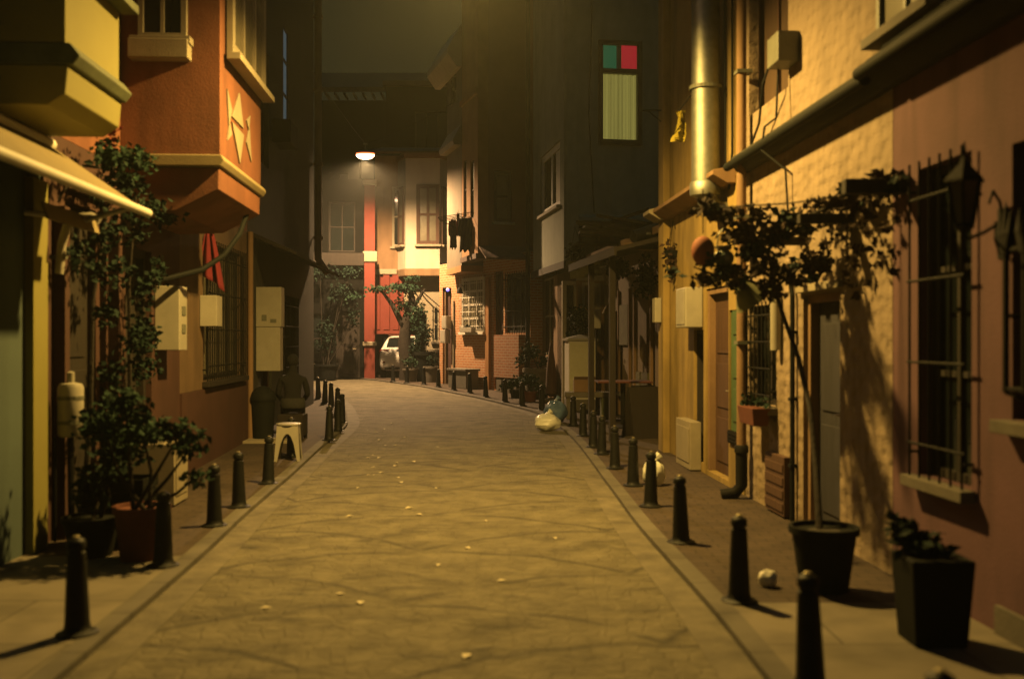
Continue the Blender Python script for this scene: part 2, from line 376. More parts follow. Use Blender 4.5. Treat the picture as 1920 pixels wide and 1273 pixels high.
WOODB = slatted('brown_wood', (.10,.05,.032)); WOODK = slatted('dark_wood', (.022,.016,.012))
SHOPB = slatted('weathered_brown_boards', (.42,.30,.17)); NAVY = slatted('dark_blue_door_paint', (.035,.035,.05)); GREENP = M('green_paint', (.07,.13,.05), .7, .25, 4, .1)
TERRA = M('terracotta', (.26,.08,.05), .8, .25, 5, .1); PLASTK = M('black_plastic', (.012,.014,.013), .75, .2, 6, .03, spec=.1)
BRICK = brick('orange_brick', (.42,.19,.08), (.34,.14,.06), (.45,.36,.25)); BRICKD = brick('brown_brick', (.30,.13,.07), (.24,.10,.05), (.32,.25,.18))
LEAFD = leafmat('deep_green_leaves', (.011,.030,.020)); LEAFG = leafmat('green_leaves', (.022,.058,.032)); LEAFR = leafmat('reddish_brown_leaves', (.05,.028,.018))
LEAFF = leafmat('red_flowers', (.35,.04,.04)); BARK = M('bark', (.026,.020,.015), .95, .4, 8, .6, fine=25)
CONC = M('grey_concrete', (.28,.25,.2), .9, .25, 4, .25); ROOF = M('roof_tiles', (.15,.07,.045), .9, .4, 9, .4, fine=14)
CLOTHR = M('red_cloth', (.21,.02,.03), .9, .15, 6, .1); CLOTHK = M('black_cloth', (.010,.010,.011), .95, .3, 6, .1); CLOTHW = M('pale_cloth', (.6,.52,.4), .9, .15, 6, .1)
AWN = M('beige_awning_canvas', (.52,.42,.22), .9, .12, 4, .1); YCLOTH = M('yellow_plastic_sheet', (.5,.4,.04), .5, .15, 8, .1)
BAGY = M('pale_yellow_bag', (1.6,1.6,1.4), .35, .2, 6, .5, fine=14); BAGB = M('blue_bag', (.22,.36,.6), .35, .3, 6, .5, fine=14); BAGW = M('white_crumpled_bag', (1.5,1.45,1.25), .4, .15, 8, .5, fine=20)
CARW = M('white_car_paint', (1.6,1.55,1.45), .18, .03, 2, 0, spec=.6); TAIL = M('red_tail_lamp', (.35,.01,.01), .12, .1, 4, 0, spec=.6)
# ------------------------------------------------------------------ street surfaces
RK = [(1445,1273),(1330,1130),(1200,985),(1150,918),(1110,864),(1075,820),(1045,795),(1022,780),(1000,770),(950,757),(900,745),(860,737),(830,731),(790,723),(740,716),(690,710)]
LK = [(100,1273),(375,1040),(470,952),(560,875),(605,834),(640,806),(652,790),(648,768),(640,755),(622,742),(600,732),(570,722)]
rk = [Vector((1.30,-4,0)), Vector((1.28,2.5,0))] + [G(*p) for p in RK] + [Vector((-7.5,36.4,zg(36.4))), Vector((-14,39,zg(39)))]
lk = [Vector((-2.0,-4,0)), Vector((-2.1,2.5,0))] + [G(*p) for p in LK] + [Vector((-9.5,32.5,zg(32.5))), Vector((-15,34.5,zg(34.5)))]
def smooth_line(ps, n=4):
    out = []
    for i in range(len(ps)-1):
        p0, p1, p2, p3 = ps[max(i-1,0)], ps[i], ps[i+1], ps[min(i+2,len(ps)-1)]
        for k in range(n):
            t = k/n; q = .5*((2*p1)+(p2-p0)*t+(2*p0-5*p1+4*p2-p3)*t*t+(3*p1-p0-3*p2+p3)*t**3)
            q.z = zg(q.y); out.append(q)
    return out + [ps[-1]]
rk = smooth_line(rk); lk = smooth_line(lk)
KH = .04
def at_y(line, y):
    for a, b in zip(line, line[1:]):
        if a.y <= y <= b.y or b.y <= y <= a.y:
            t = 0 if a.y == b.y else (y-a.y)/(b.y-a.y); return a.x+(b.x-a.x)*t
    return line[-1].x
def sheet(name, rows, mat, dz):               # rows of (y, x0, x1)
    m = MB(); n = 8
    for (y, a, b) in rows:
        m.v += [(a+(b-a)*k/n, y, zg(y)+dz) for k in range(n+1)]
    for i in range(len(rows)-1):
        for k in range(n): m.f.append((i*(n+1)+k, i*(n+1)+k+1, (i+1)*(n+1)+k+1, (i+1)*(n+1)+k))
    return tag(m.build(name, mat), kind='structure')
ys = [-4 + .8*i for i in range(68)]
g = MB(); gy = [-60,-5,12,60,400]; g.v = []
for y in gy:
    for x in (-300,300): g.v.append((x, y, zg(min(y,60))-.35 - (0 if y < 60 else 1)))
g.f = [(2*i,2*i+1,2*i+3,2*i+2) for i in range(4)]
tag(g.build('ground', EARTH), kind='structure')
sheet('road', [(y, -16, 6) for y in ys], ROAD, -KH)
def pave(name, line, far, mat, y0, y1):
    pts = [p for p in line if y0 < p.y < y1]
    pts = [Vector((at_y(line,y0), y0, zg(y0)))] + pts + [Vector((at_y(line,y1), y1, zg(y1)))]
    m = MB()
    for p in pts:
        q = Vector((far, p.y, p.z)); m.v += [tuple(p), tuple(p*.5+q*.5), tuple(q)]
    for i in range(len(pts)-1):
        for k in range(2): m.f.append((i*3+k, i*3+k+1, i*3+k+4, i*3+k+3))
    return tag(m.build(name, mat), kind='structure')
pave('pavement', rk, 14, PAVE_NEAR, -3.9, 6.25); pave('pavement', rk, 14, PAVE_FAR, 6.25, 38.9)
pave('pavement', lk, -16, PAVE_NEAR, -3.9, 7.6); pave('pavement', lk, -16, PAVE_FAR, 7.6, 34.4)
def strip(line, d0, d1, side, zt, zb=None):
    m = MB(); V = []
    for i, p in enumerate(line):
        t = (line[min(i+1,len(line)-1)]-line[max(i-1,0)]); t.z = 0; t.normalize(); nrm = Vector((t.y,-t.x,0))*side   # towards the road
        V.append((p+nrm*d0, p+nrm*d1))
    for a, b in V:
        m.v += [(a.x,a.y,zg(a.y)+zt), (b.x,b.y,zg(b.y)+zt)] + ([(b.x,b.y,zg(b.y)+zb)] if zb is not None else [])
    w_ = 3 if zb is not None else 2
    for i in range(len(V)-1):
        for k in range(w_-1): m.f.append((i*w_+k, i*w_+k+1, (i+1)*w_+k+1, (i+1)*w_+k))
    return m
for line, side in ((rk,-1),(lk,1)):
    tag(strip(line, -.13, .0, side, .004, -KH-.02).build('kerb', KERB), kind='structure')
    tag(strip(line, .004, .22, side, -KH+.004).build('gutter', GUTTER), kind='structure')

# ------------------------------------------------------------------ houses on the right
def xr(y): return 2.72 - .0536*(y-6)
def xl(y): return -3.75 - .055*(y-7.6)
# pink house, nearest on the right
H = House('pink_house', 'pink rendered house at the right edge, cream above its dark ledge', (xr(1.5),1.5), (xr(6.97),6.97), 1)
f = H.front
wr = f.rect(1722,1822,318,888,ref=1722); 
w2 = (f.hit(2060,0)[0], f.hit(1898,0)[0], wr[2]+.45, wr[3]-.05)
m = wallmesh(MB(), f, 0, H.L, 0, 3.42, [wr, w2]); m.build('wall', PINK, H.e)
m = MB(); m.fbox(f, 0, H.L, -3, 0, 3.423, 8.5); m.build('upper_wall', CREAMS, H.e)
m = MB(); m.fbox(f, 0, wr[0]-.3, .002, .03, 0, .16); m.build('plinth', CONC, H.e)
m = MB(); m.fprism(f, [(.002,3.40),(.10,3.40),(.20,3.50),(.20,3.60),(.002,3.64)], .0, H.L); m.build('ledge', DKWALL, H.e, bevel=.01)
m = MB(); m.tube([f.pt(.0,.25,3.50), f.pt(H.L,.25,3.50)], .045, 10); m.tube([f.pt(.0,.07,3.69), f.pt(H.L,.07,3.69)], .018, 6); m.build('gutter_pipe', PLASTK, H.e, smooth=True)
window(H.e, f, wr, WOODK, GLASSD, 2, 3, sill=CONC, bars=IRON)
window(H.e, f, w2, WOODK, GLASSD, 2, 3, sill=CONC)
uw = f.rect(1655,1700,-60,72,ref=1655); window(H.e, f, (uw[0]-.5,uw[1],uw[2],uw[2]+1.3), GREYM, GLASSG, 2, 2, n=.02, sill=CONC)
PINKH = H
# cream house with dimpled render
H = House('cream_house', 'cream house of dimpled render with a dark blue door under the vine', (xr(6.98),6.98), (xr(10.55),10.55), 1)
f = H.front
dr = f.rect(1575,1506,553,0,ref=1508); dr = (dr[0], dr[1], .03, dr[3])
ww = f.rect(1455,1405,572,758,ref=1430)
usplit = f.hit(1480,0)[0]
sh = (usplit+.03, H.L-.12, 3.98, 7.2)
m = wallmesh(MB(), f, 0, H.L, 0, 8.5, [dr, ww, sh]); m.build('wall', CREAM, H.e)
door(H.e, f, dr, NAVY, TAN, BRASS, n=-.12, panels=2)
MB().fbox(f, dr[0]-.07, dr[1]+.07, .003, .05, dr[3]+.02, dr[3]+.085).build('lintel', TRIM, H.e, bevel=.008)
window(H.e, f, ww, WOODK, GLASSD, 2, 1, sill=CONC, bars=IRON)
window(H.e, f, sh, WOODB, slatted('shadow_brown_boards',(.10,.06,.035)), 2, 1, n=-.13, fw=.07, name='shadow_shutter')  # added dark shuttered recess, standing in for a shadow cast on the wall
m = MB(); m.fprism(f, [(.002,3.40),(.08,3.40),(.16,3.49),(.16,3.57),(.002,3.61)], 0, H.L); m.build('ledge', DKWALL, H.e, bevel=.01)
m = MB(); m.tube([f.pt(0,.20,3.47), f.pt(H.L,.20,3.47)], .045, 10); m.build('gutter_pipe', PLASTK, H.e, smooth=True)
bx = f.rect(1500,1478,66,122,ref=1490)
m = MB(); m.fbox(f, bx[0], bx[1], .003, .20, bx[2], bx[3]); bo = m.build('junction_box', GREYM, H.e, bevel=.01)
m = MB(); z0 = bx[2]; a0 = bx[1]
m.tube([f.pt(a0,.16,z0+.1), f.pt(a0+.12,.2,z0-.1), f.pt(a0+.5,.12,z0-.38), f.pt(H.L,.06,z0-.75)], .012, 6)
m.tube([f.pt(a0-.02,.1,z0), f.pt(a0-.05,.13,z0-.45), f.pt(a0+.1,.19,3.63), f.pt(a0+.14,.21,3.42), f.pt(a0-.1,.06,3.2), f.pt(a0-.12,.03,2.6)], .011, 6); m.build('cable', PLASTK, H.e)
bp_ = f.hit(1494,0)[0]
m = MB(); m.tube([f.pt(bp_,.04,.02), f.pt(bp_,.04,2.05), f.pt(bp_+.12,.04,2.3)], .022, 8); 
for z in (.5,1.1,1.7): m.fbox(f, bp_-.035, bp_+.035, .002, .07, z, z+.03)
m.build('black_pipe', PLASTK, H.e)
gp = f.hit(1465,0)[0]
m = MB(); m.tube([f.pt(gp,.05,1.55), f.pt(gp,.05,2.05)], .055, 10); m.build('pale_conduit', WHITEB, H.e, smooth=True)
bl = f.rect(1482,1446,850,0,ref=1462)
m = MB(); m.fbox(f, bl[0], bl[1], .002, .06, .02, bl[3]); 
for k in range(4): m.fbox(f, bl[0]+.02, bl[1]-.02, .061, .072, .06+k*.12, .14+k*.12)
m.build('cellar_hatch', WOODB, H.e, bevel=.004)
CREAMH = H
fb = f.rect(1459,1428,765,795,ref=1445)
t = thing('flower_box', 'brown flower box hanging under the dark barred window of the cream house', 'flower box', H.e.matrix_basis @ Vector(f.pt((fb[0]+fb[1])/2,.16,fb[2])))
t.rotation_euler = H.e.rotation_euler
m = MB(); L_=(fb[1]-fb[0])/2; m.hexa([(-L_*.9,-.07,0),(L_*.9,-.07,0),(L_*.9,.07,0),(-L_*.9,.07,0),(-L_,-.09,.17),(L_,-.09,.17),(L_,.09,.17),(-L_,.09,.17)]); m.build('trough', TERRA, t, bevel=.006)
m = MB(); rnd = random.Random(3)
for _ in range(60): m.leaf((rnd.uniform(-L_,L_), rnd.uniform(-.08,.08), .17+rnd.uniform(0,.12)), .05, rnd)
m.build('foliage', LEAFD, t, clean=False)

# yellow house
H = House('yellow_house', 'yellow rendered house with a corner pilaster and brown street door', (xr(10.57)-.01,10.57), (xr(14.6)-.01,14.6), 1)
f = H.front
dr = f.rect(1366,1324,538,0,ref=1345); dr = (dr[0],dr[1],.06,dr[3])
gw = f.rect(1391,1367,580,812,ref=1380); na = f.rect(1319,1301,618,866,ref=1310); na = (na[0],na[1],.12,na[3])
m = wallmesh(MB(), f, 0, H.L, 0, 9.5, [dr, gw, na]); m.build('wall', YELLOW, H.e)
door(H.e, f, dr, WOODB, TAN, BRASS, n=-.10, panels=3)
m = MB(); m.fbox(f, gw[0]+.01, gw[1]-.01, -.06, -.02, gw[2]+.01, gw[3]-.01); 
for k in range(3): m.fbox(f, gw[0]+.1, gw[1]-.1, -.019, -.008, gw[2]+.12+k*.48, gw[2]+.48+k*.48)
m.build('shutter', GREENP, H.e, bevel=.004)
door(H.e, f, na, DKGREEN, WOODK, BRASS, n=-.12, panels=2, fw=.04)
ve = f.rect(1388,1369,808,832,ref=1378); m = MB(); m.fbox(f, ve[0], ve[1], .002, .03, ve[2], ve[3])
for k in range(3): m.fbox(f, ve[0]+.02, ve[1]-.02, .031, .04, ve[2]+.02+k*.04, ve[2]+.04+k*.04)
m.build('vent', IRON, H.e)
m = MB(); m.fbox(f, H.L-.34, H.L+.02, .002, .10, 0, 9.5); m.build('pilaster', YELLOW, H.e, bevel=.01)
m = MB(); m.fprism(f, [(.002,3.36),(.10,3.36),(.26,3.45),(.26,3.50),(.002,3.55)], .3, H.L-.345); m.build('ledge', TAN, H.e, bevel=.006)
m = MB(); m.fprism(f, [(.102,3.36),(.16,3.36),(.32,3.45),(.32,3.50),(.102,3.55)], H.L-.40, H.L+.06); m.build('corner_cap', TRIM, H.e, bevel=.006)
lw = f.rect(1315,1287,786,0,ref=1300); m = MB(); m.fbox(f, lw[0], lw[1], .002, .14, .02, lw[3]); m.fbox(f, lw[0]+.06, lw[1]-.06, .141, .15, .1, lw[3]-.08); m.build('low_cabinet', TRIM, H.e, bevel=.008)
pl = f.rect(1293,1283,583,598,ref=1288); m = MB(); m.fbox(f, pl[0], pl[1], .002, .02, pl[2], pl[3]); q = m.build('house_plate', IRON, H.e)
MB().fbox(f, pl[0]+.09, pl[1]-.09, .021, .024, pl[2]+.03, pl[3]-.03).build('plate_face', GREYM, q)
mb = f.rect(1320,1297,540,614,ref=1308); m = MB(); m.fbox(f, mb[0]+.05, mb[1]-.05, .002, .22, mb[2], mb[3]); q = m.build('meter_box', WHITEB, H.e, bevel=.012)
MB().fbox(f, mb[0]+.09, mb[1]-.09, .221, .228, mb[2]+.04, mb[3]-.04).build('lid', WHITEB, q, bevel=.003)
mb = f.rect(1247,1240,560,605,ref=1244); m = MB(); m.fbox(f, H.L-.22, H.L-.02, .102, .2, mb[2], mb[3]); m.build('meter_box', WHITEB, H.e, bevel=.01)
# vertical cast downpipe between cream and yellow house
pa = f.hit(1392,0,.09)[0]
m = MB(); m.tube([f.pt(pa,.10,9.5), f.pt(pa,.10,.52)], .05, 12); m.build('downpipe', TAN, H.e, smooth=True)
m = MB(); m.lathe([(.075,0),(.075,.06),(.058,.08)], f.pt(pa,.10,.48), 12); m.tube([f.pt(pa,.10,.50), f.pt(pa,.10,.14), f.pt(pa+.02,.16,.06), f.pt(pa+.05,.30,.03)], .062, 12); m.build('cast_shoe', IRON, H.e, smooth=True)
m = MB()
for z in (1.6,2.9,4.4,5.9): m.fbox(f, pa-.07, pa+.07, .002, .16, z, z+.035)
m.build('pipe_clip', GREYM, H.e)
m = MB(); m.tube([f.pt(.35,.03,9), f.pt(.35,.03,3.7), f.pt(.42,.05,3.3)], .016, 6); m.tube([f.pt(.62,.03,8), f.pt(.66,.03,5), f.pt(.62,.03,3.56)], .010, 6); m.build('cable', PLASTK, H.e)
br_ = f.rect(1283,1268,180,182,ref=1275)
YELH = H
# silver flue
Yd = 11.3; cx = (1323-960)/FP*Yd
t = thing('steel_flue', 'tall silver spiral flue pipe in front of the yellow upper wall', 'flue pipe', (cx, Yd, 3.28))
m = MB(); rr = .158; m.lathe([(rr,.15),(rr,6.3)], (0,0,0), 36, cap=False); fl_ = m.build('pipe', STEEL, t, smooth=True)
m = MB(); m.tube([((rr-.002)*math.cos(k*.5),(rr-.002)*math.sin(k*.5),.16+.12*k*.5/6.283) for k in range(640)], .0045, 5); m.build('spiral_seam', STEEL, fl_, smooth=True)
m = MB(); m.lathe([(.10,.0),(.172,.02),(.180,.06),(.178,.16),(.165,.175)], (0,0,-.02), 28); m.build('collar', STEEL, t, smooth=True)
m = MB(); m.tube([(0,0,.10),(.02,0,-.04),(.12,0,-.16),(.40,.02,-.18)], .12, 16); m.build('elbow', STEEL, t, smooth=True)
m = MB()
for z in (1.2,3.4): m.lathe([(.185,0),(.185,.04)], (0,0,z), 24, cap=False); m.box(.15,.42,-.015,.015,z+.005,z+.035)
m.build('bracket', GREYM, t)

# low brown shop front, set back
H = House('brown_shop', 'low brown timber shop front set back beneath a dark canopy', (2.92,14.75), (2.02,21.8), 1, 'shop')
f = H.front; zt = 3.3
dd = [f.rect(1228,1212,560,0,ref=1220), f.rect(1168,1150,560,0,ref=1160)]
holes = [(dd[0][0],dd[0][1],.05,2.1),(dd[1][0],dd[1][1],.55,2.2)]
m = wallmesh(MB(), f, 0, H.L, -.1, zt, holes, back=2.5); m.build('wall', SHOPB, H.e)
door(H.e, f, holes[0], WOODK, TAN, BRASS, panels=2); window(H.e, f, holes[1], TAN, GLASSD, 2, 2, sill=CONC)
m = MB()
for a in (2.4,3.1,4.3,4.7,5.6,6.4): m.fbox(f, a, a+.07, .002, .05, .05, 2.6)
m.build('cover_strip', TAN, H.e)
OP = M('olive_panel',(.28,.25,.10),.8,.3,5)
m = MB(); m.fbox(f, 3.35,4.2,.002,.04,.05,1.0); m.build('panel', OP, H.e)
m = MB(); m.fbox(f, 4.8,5.5,.002,.05,1.5,2.3); m.build('panel', OP, H.e)
m = MB(); m.fprism(f, [(.003,3.25),(1.35,2.92),(1.35,2.98),(.003,3.33)], .2, 3.9); m.build('canopy', WOODK, H.e)
m = MB(); m.fbox(f, .2, 3.9, 1.352, 1.39, 2.86, 2.99); m.build('fascia', WOODK, H.e)
for a in (1.0,2.6):
    MB().fbox(f, a, a+.09, 1.18, 1.27, 0, 2.95).build('post', WOODK, H.e)
m = MB(); m.fprism(f, [(-2.4,3.9),(.35,3.36),(.35,3.42),(-2.4,3.98)], -.3, H.L-.02); m.build('roof', ROOF, H.e)
m = MB(); m.fbox(f, -.3, H.L, .352, .40, 3.33, 3.45); m.build('eave_board', TAN, H.e)
SHOP = H

# dark olive house whose end wall faces the camera
H = House('olive_house', 'dark olive house with the lit curtained window in its end wall', (1.2,22.0), (.55,25.9), 1)
f = H.front; e = H.near
zb = 3.37-H.z; ze = 4.25-H.z
lit = e.rect(1130,1195,138,262,ref=1160); gr_ = e.rect(1126,1157,84,129,ref=1140); rd = e.rect(1165,1195,84,129,ref=1180)
sw = f.rect(1050,1013,280,396,ref=1030)
m = wallmesh(MB(), f, 0, H.L, zb, 12, [sw], back=.28); 
A0, A1 = -4.5, -.282
frame = (lit[0]-.10, lit[1]+.10, lit[2]-.12, gr_[3]+.10)
m2 = wallmesh(MB(), e, A0, A1, ze, 12, [lit, gr_, rd], th=.16, back=3.7)
m.build('wall', DKGREEN, H.e); m2.build('end_wall', DKGREEN, H.e)
# lit window
m = MB(); a0,a1,z0,z1 = frame; 
m.fbox(e,a0,lit[0],.002,.05,z0,z1); m.fbox(e,lit[1],a1,.002,.05,z0,z1); m.fbox(e,lit[0],lit[1],.002,.05,z0,lit[2]); m.fbox(e,lit[0],lit[1],.002,.05,lit[3],gr_[2]); m.fbox(e,lit[0],lit[1],.002,.05,gr_[3],z1)
wn = m.build('window', WOODK, H.e, 'lit window with yellow curtain under a green and a red pane')
def emis(name, c, s, tex=0):
    mm = M(name, [x*.5 for x in c], .8, .1, 3, 0, emit=c, es=s)
    if tex:
        nt = mm.node_tree; tc = nt.nodes.new('ShaderNodeTexCoord'); mp = nt.nodes.new('ShaderNodeMapping'); mp.inputs['Scale'].default_value = (tex,tex,.12)
        no = nt.nodes.new('ShaderNodeTexNoise'); no.inputs['Scale'].default_value = 1; no.inputs['Detail'].default_value = 3
        r_ = nt.nodes.new('ShaderNodeValToRGB'); r_.color_ramp.elements[0].position=.3; r_.color_ramp.elements[1].position=.7
        r_.color_ramp.elements[0].color = (*[x*.45 for x in c],1); r_.color_ramp.elements[1].color = (*c,1)
        nt.links.new(tc.outputs['Object'], mp.inputs['Vector']); nt.links.new(mp.outputs['Vector'], no.inputs['Vector']); nt.links.new(no.outputs['Fac'], r_.inputs['Fac']); nt.links.new(r_.outputs['Color'], nt.nodes['Principled BSDF'].inputs['Emission Color'])
    return mm
m = MB(); n_ = 44
for i in range(n_+1):
    a = lit[0]+(lit[1]-lit[0])*i/n_; d = -.10+.022*math.sin(i*1.05+.8*math.sin(i*.5))
    m.v += [e.pt(a,d,lit[2]), e.pt(a,d,lit[3])]
for i in range(n_): m.f.append((2*i,2*i+2,2*i+3,2*i+1))
m.build('curtain', emis('lit_curtain', (.42,.37,.085), .55, 16), wn, smooth=True)
MB().fbox(e, gr_[0], gr_[1], -.06, -.05, gr_[2], gr_[3]).build('pane', emis('green_stained_glass', (.004,.08,.035), .7), wn, 'green glass pane')
MB().fbox(e, rd[0], rd[1], -.06, -.05, rd[2], rd[3]).build('pane', emis('red_stained_glass', (.42,.010,.025), .62), wn, 'red glass pane')
q_ = window(H.e, f, sw, WHITE, GLASSD, 2, 1, n=-.08, fw=.14, sill=TRIM)
MB().fbox(f, sw[0]+.16, sw[0]+.75, -.082, -.070, sw[2]+.16, sw[3]-.16).build('curtain', M('white_curtain',(1.7,1.55,1.3),.8,.15,9,.1), q_)
m = MB(); m.fbox(f, 0, H.L, .003, .06, zb-.14, zb+.02); m.build('string_course', WOODK, H.e)
m = MB(); m.fbox(f, .02, .14, .003, .05, zb+.03, 12); m.build('corner_board', DKGREEN, H.e)
m = MB(); m.fbox(e, A0, A1-.003, -3.7, .30, ze-.16, ze-.003); m.build('overhang', WOODK, H.e)
m = MB(); m.fprism(e, [(.003,ze+.02),(.10,ze+.02),(.10,ze+.10),(.003,ze+.16)], A0, A1-.003); m.fbox(e, A0, A1-.003, .003, .03, 7.0-.15, 7.0-.07) if False else None
m.build('skirt_board', DKGREEN, H.e)
m = MB(); m.tube([e.pt(-.55,.05,12), e.pt(-.57,.05,8.6), e.pt(-.50,.05,6.5), e.pt(-.62,.05,ze+.2)], .014, 6); m.build('cable', PLASTK, H.e)
m = MB(); m.fbox(e, -3.3, -2.95, .003, .05, 5.0, 5.35); 
for k in range(4): m.fbox(e, -3.27, -2.98, .051, .065, 5.03+k*.08, 5.08+k*.08)
m.build('vent', GREYM, H.e)
# ground floor of that house
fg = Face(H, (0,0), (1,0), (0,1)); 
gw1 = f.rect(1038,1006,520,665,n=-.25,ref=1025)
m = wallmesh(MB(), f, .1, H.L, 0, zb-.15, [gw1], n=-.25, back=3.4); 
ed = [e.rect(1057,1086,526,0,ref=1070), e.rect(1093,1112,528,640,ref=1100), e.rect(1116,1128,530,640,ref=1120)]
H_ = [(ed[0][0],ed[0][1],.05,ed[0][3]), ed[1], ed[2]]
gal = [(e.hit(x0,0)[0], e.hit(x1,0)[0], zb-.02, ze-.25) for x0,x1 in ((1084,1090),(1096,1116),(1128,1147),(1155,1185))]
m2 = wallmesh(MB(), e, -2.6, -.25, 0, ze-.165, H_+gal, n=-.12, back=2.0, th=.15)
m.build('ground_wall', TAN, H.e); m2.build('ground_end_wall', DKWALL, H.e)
window(H.e, f, gw1, TRIM, GLASSD, 3, 2, n=-.33, fw=.06)
o = MB(); 
for h in H_[1:]: window(H.e, e, h, TRIM, GLASSD, 1, 2, n=-.12, fw=.07)
door(H.e, e, H_[0], GLASSD, TRIM, BRASS, n=-.2, panels=1, fw=.09)
m = MB(); m.fbox(e, -1.45, -.25, -.117, -.07, ed[0][3]+.01, ed[0][3]+.14); m.build('frieze', TRIM, H.e)
for h in gal: window(H.e, e, h, TAN, GLASSG, 1, 1, n=-.15, fw=.06)
pa = f.hit(994,0,.08)[0]
m = MB(); m.tube([f.pt(H.L+.12,.12,11.5), f.pt(H.L+.12,.12,.05)], .06, 10); m.build('downpipe', IRON, H.e, smooth=True)
OLIVE = H

# brown red house: overhanging upper floors
H = House('brown_house', 'brown red house with overhanging upper floors above a brick ground floor', (-.91,26.5), (-1.416,28.15), 1)
f = H.front; e = H.near; zb = 3.95-H.z
hw = e.rect(926,960,320,416,ref=943)
fs = [f.rect(875,869,300,410,ref=872), f.rect(889,882,300,410,ref=886)]
m = wallmesh(MB(), f, 0, H.L, zb, 13.5, fs, th=.12, back=.3); m.build('wall', OCHRE, H.e)
m = wallmesh(MB(), e, -3.2, -.301, zb, 13.5, [hw], back=H.L); m.build('end_wall', BROWN, H.e)
window(H.e, e, hw, WOODK, GLASSG, 1, 2, n=-.08, fw=.10, sill=DKGREEN)
for r_ in fs: window(H.e, f, r_, WOODB, GLASSG, 1, 2, n=-.06, fw=.05)
m = MB(); m.fbox(f, 0, H.L, .003, .07, 8.2-H.z, 8.35-H.z); m.build('cornice', OCHRE, H.e)
ew = e.hit(900,0)[0]
m = MB(); m.fprism(e, [(.006,zb+.14),(.75,zb-.22),(.75,zb-.17),(.006,zb+.20)], -1.75, -.02); m.build('tiled_hood', ROOF, H.e)
m = MB(); m.fbox(f, 0.01, H.L, -.3, .05, zb-.14, zb-.003); m.build('soffit_board', WOODB, H.e)
# ground floor facade, oblique
Gd = House('brick_house_front', '', (.48,26.05), (-2.25,30.9), 1); gf = Gd.front
bpy.data.objects.remove(Gd.e)
H2 = House('brick_house', 'brick ground floor with white barred window and dark red doorway', (.48,26.05), (-2.25,30.9), 1)
f = H2.front
dwin = f.rect(986,932,512,624,ref=960); ddoor = f.rect(943,926,508,0,ref=934); ddoor = (ddoor[0],ddoor[1],.05,ddoor[3])
dwin = (dwin[0], ddoor[0]-.12, dwin[2], dwin[3]); wwin = f.rect(911,868,520,622,ref=890); rdoor = f.rect(846,830,540,0,ref=838); rdoor=(rdoor[0],rdoor[1],.04,rdoor[3])
zt2 = 3.75
m = wallmesh(MB(), f, 0, H2.L, -.3, zt2, [dwin, ddoor, wwin, rdoor], back=2.2); m.build('wall', BRICK, H2.e)
m = MB(); m.fbox(f, 0, ddoor[0]-.06, .003, .03, 0, zt2-.05) if False else None
window(H2.e, f, dwin, WOODK, GLASSD, 3, 2, n=-.1, fw=.07, bars=IRON)
door(H2.e, f, ddoor, REDDK, REDDK, BRASS, panels=2)
window(H2.e, f, wwin, WHITE, GLASSG, 3, 4, n=.02, fw=.09, sill=WHITE, bars=WHITE)
door(H2.e, f, rdoor, REDDK, TAN, BRASS, panels=2)
c1 = f.hit(918,0)[0]; m = MB(); m.fbox(f, c1-.10, c1+.02, .003, .09, 0, 3.2); m.fbox(f, c1+.08, c1+.16, .003, .06, 0, 3.2); m.build('pilaster', OCHRE, H2.e)
bw_ = f.rect(991,944,624,735,ref=968); m = MB(); m.fbox(f, bw_[0], bw_[1], .003, .30, .42, bw_[2]+ (bw_[3]-bw_[2])*.97); m.build('brick_panel', BRICKD, H2.e)
m = MB()
for k in range(3): m.fbox(f, bw_[0]+.08+k*.45, bw_[0]+.36+k*.45, .05, .28, 0, .418)
m.build('pier', CONC, H2.e)
m = MB(); c2 = f.hit(852,0)[0]; m.fbox(f, c2-.03, c2+.03, .003, .05, 0, 2.6); m.build('pale_jamb', TRIM, H2.e)
for yt,yb,pxa,pxb in ((592,616,850,841),(618,643,848,838)):
    r_ = f.rect(pxa,pxb,yt,yb,ref=845); m = MB(); m.fbox(f, r_[0], r_[1], .06, .24, r_[2], r_[3]); q = m.build('meter_box', WHITEB, H2.e, bevel=.01)
    MB().fbox(f, r_[0]+.04, r_[1]-.04, .241, .246, r_[2]+.04, r_[3]-.04).build('lid', WHITEB, q)
fb2 = f.rect(898,872,612,620,ref=885)
# cream house with gabled cornice
H = House('narrow_cream_house', 'narrow cream house lit by the street lamp, stepped cornice at its top', (-1.425,28.18), (-1.95,29.9), 1)
f = H.front; zb = 3.75-H.z
w1 = f.rect(855,845,135,195,ref=850); 
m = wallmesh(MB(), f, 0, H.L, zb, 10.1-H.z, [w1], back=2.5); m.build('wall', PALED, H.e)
window(H.e, f, w1, WOODK, GLASSD, 1, 2, n=-.08, fw=.07)
zc = 9.35-H.z
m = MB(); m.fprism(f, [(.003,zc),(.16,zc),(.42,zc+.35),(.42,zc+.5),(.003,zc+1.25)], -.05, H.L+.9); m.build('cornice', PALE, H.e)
m = MB(); m.fprism(f, [(.003,7.15-H.z),(.22,7.15-H.z),(.26,7.28-H.z),(.003,7.75-H.z)], 0, H.L); m.build('window_hood', TRIM, H.e)
m = MB(); m.fbox(f, 0, H.L, -.8, .02, zb-.18, zb-.003); m.build('floor_edge', OCHRE, H.e)
m = MB(); q0 = f.hit(852,0)[0]; m.fbox(f, q0-.3, q0+.9, .02, .5, 3.2-H.z, 3.3-H.z); 
NARROW = H
# pale house with polygonal bay, facing down the street
H = House('bay_house', 'pale house facing down the street with a three sided bay under the lamp', (-2.15,35.0), (-4.82,35.0), 1)
# here local x runs to the left and outward is towards the camera
f = H.front; f.N = (0,1); zg_ = H.z
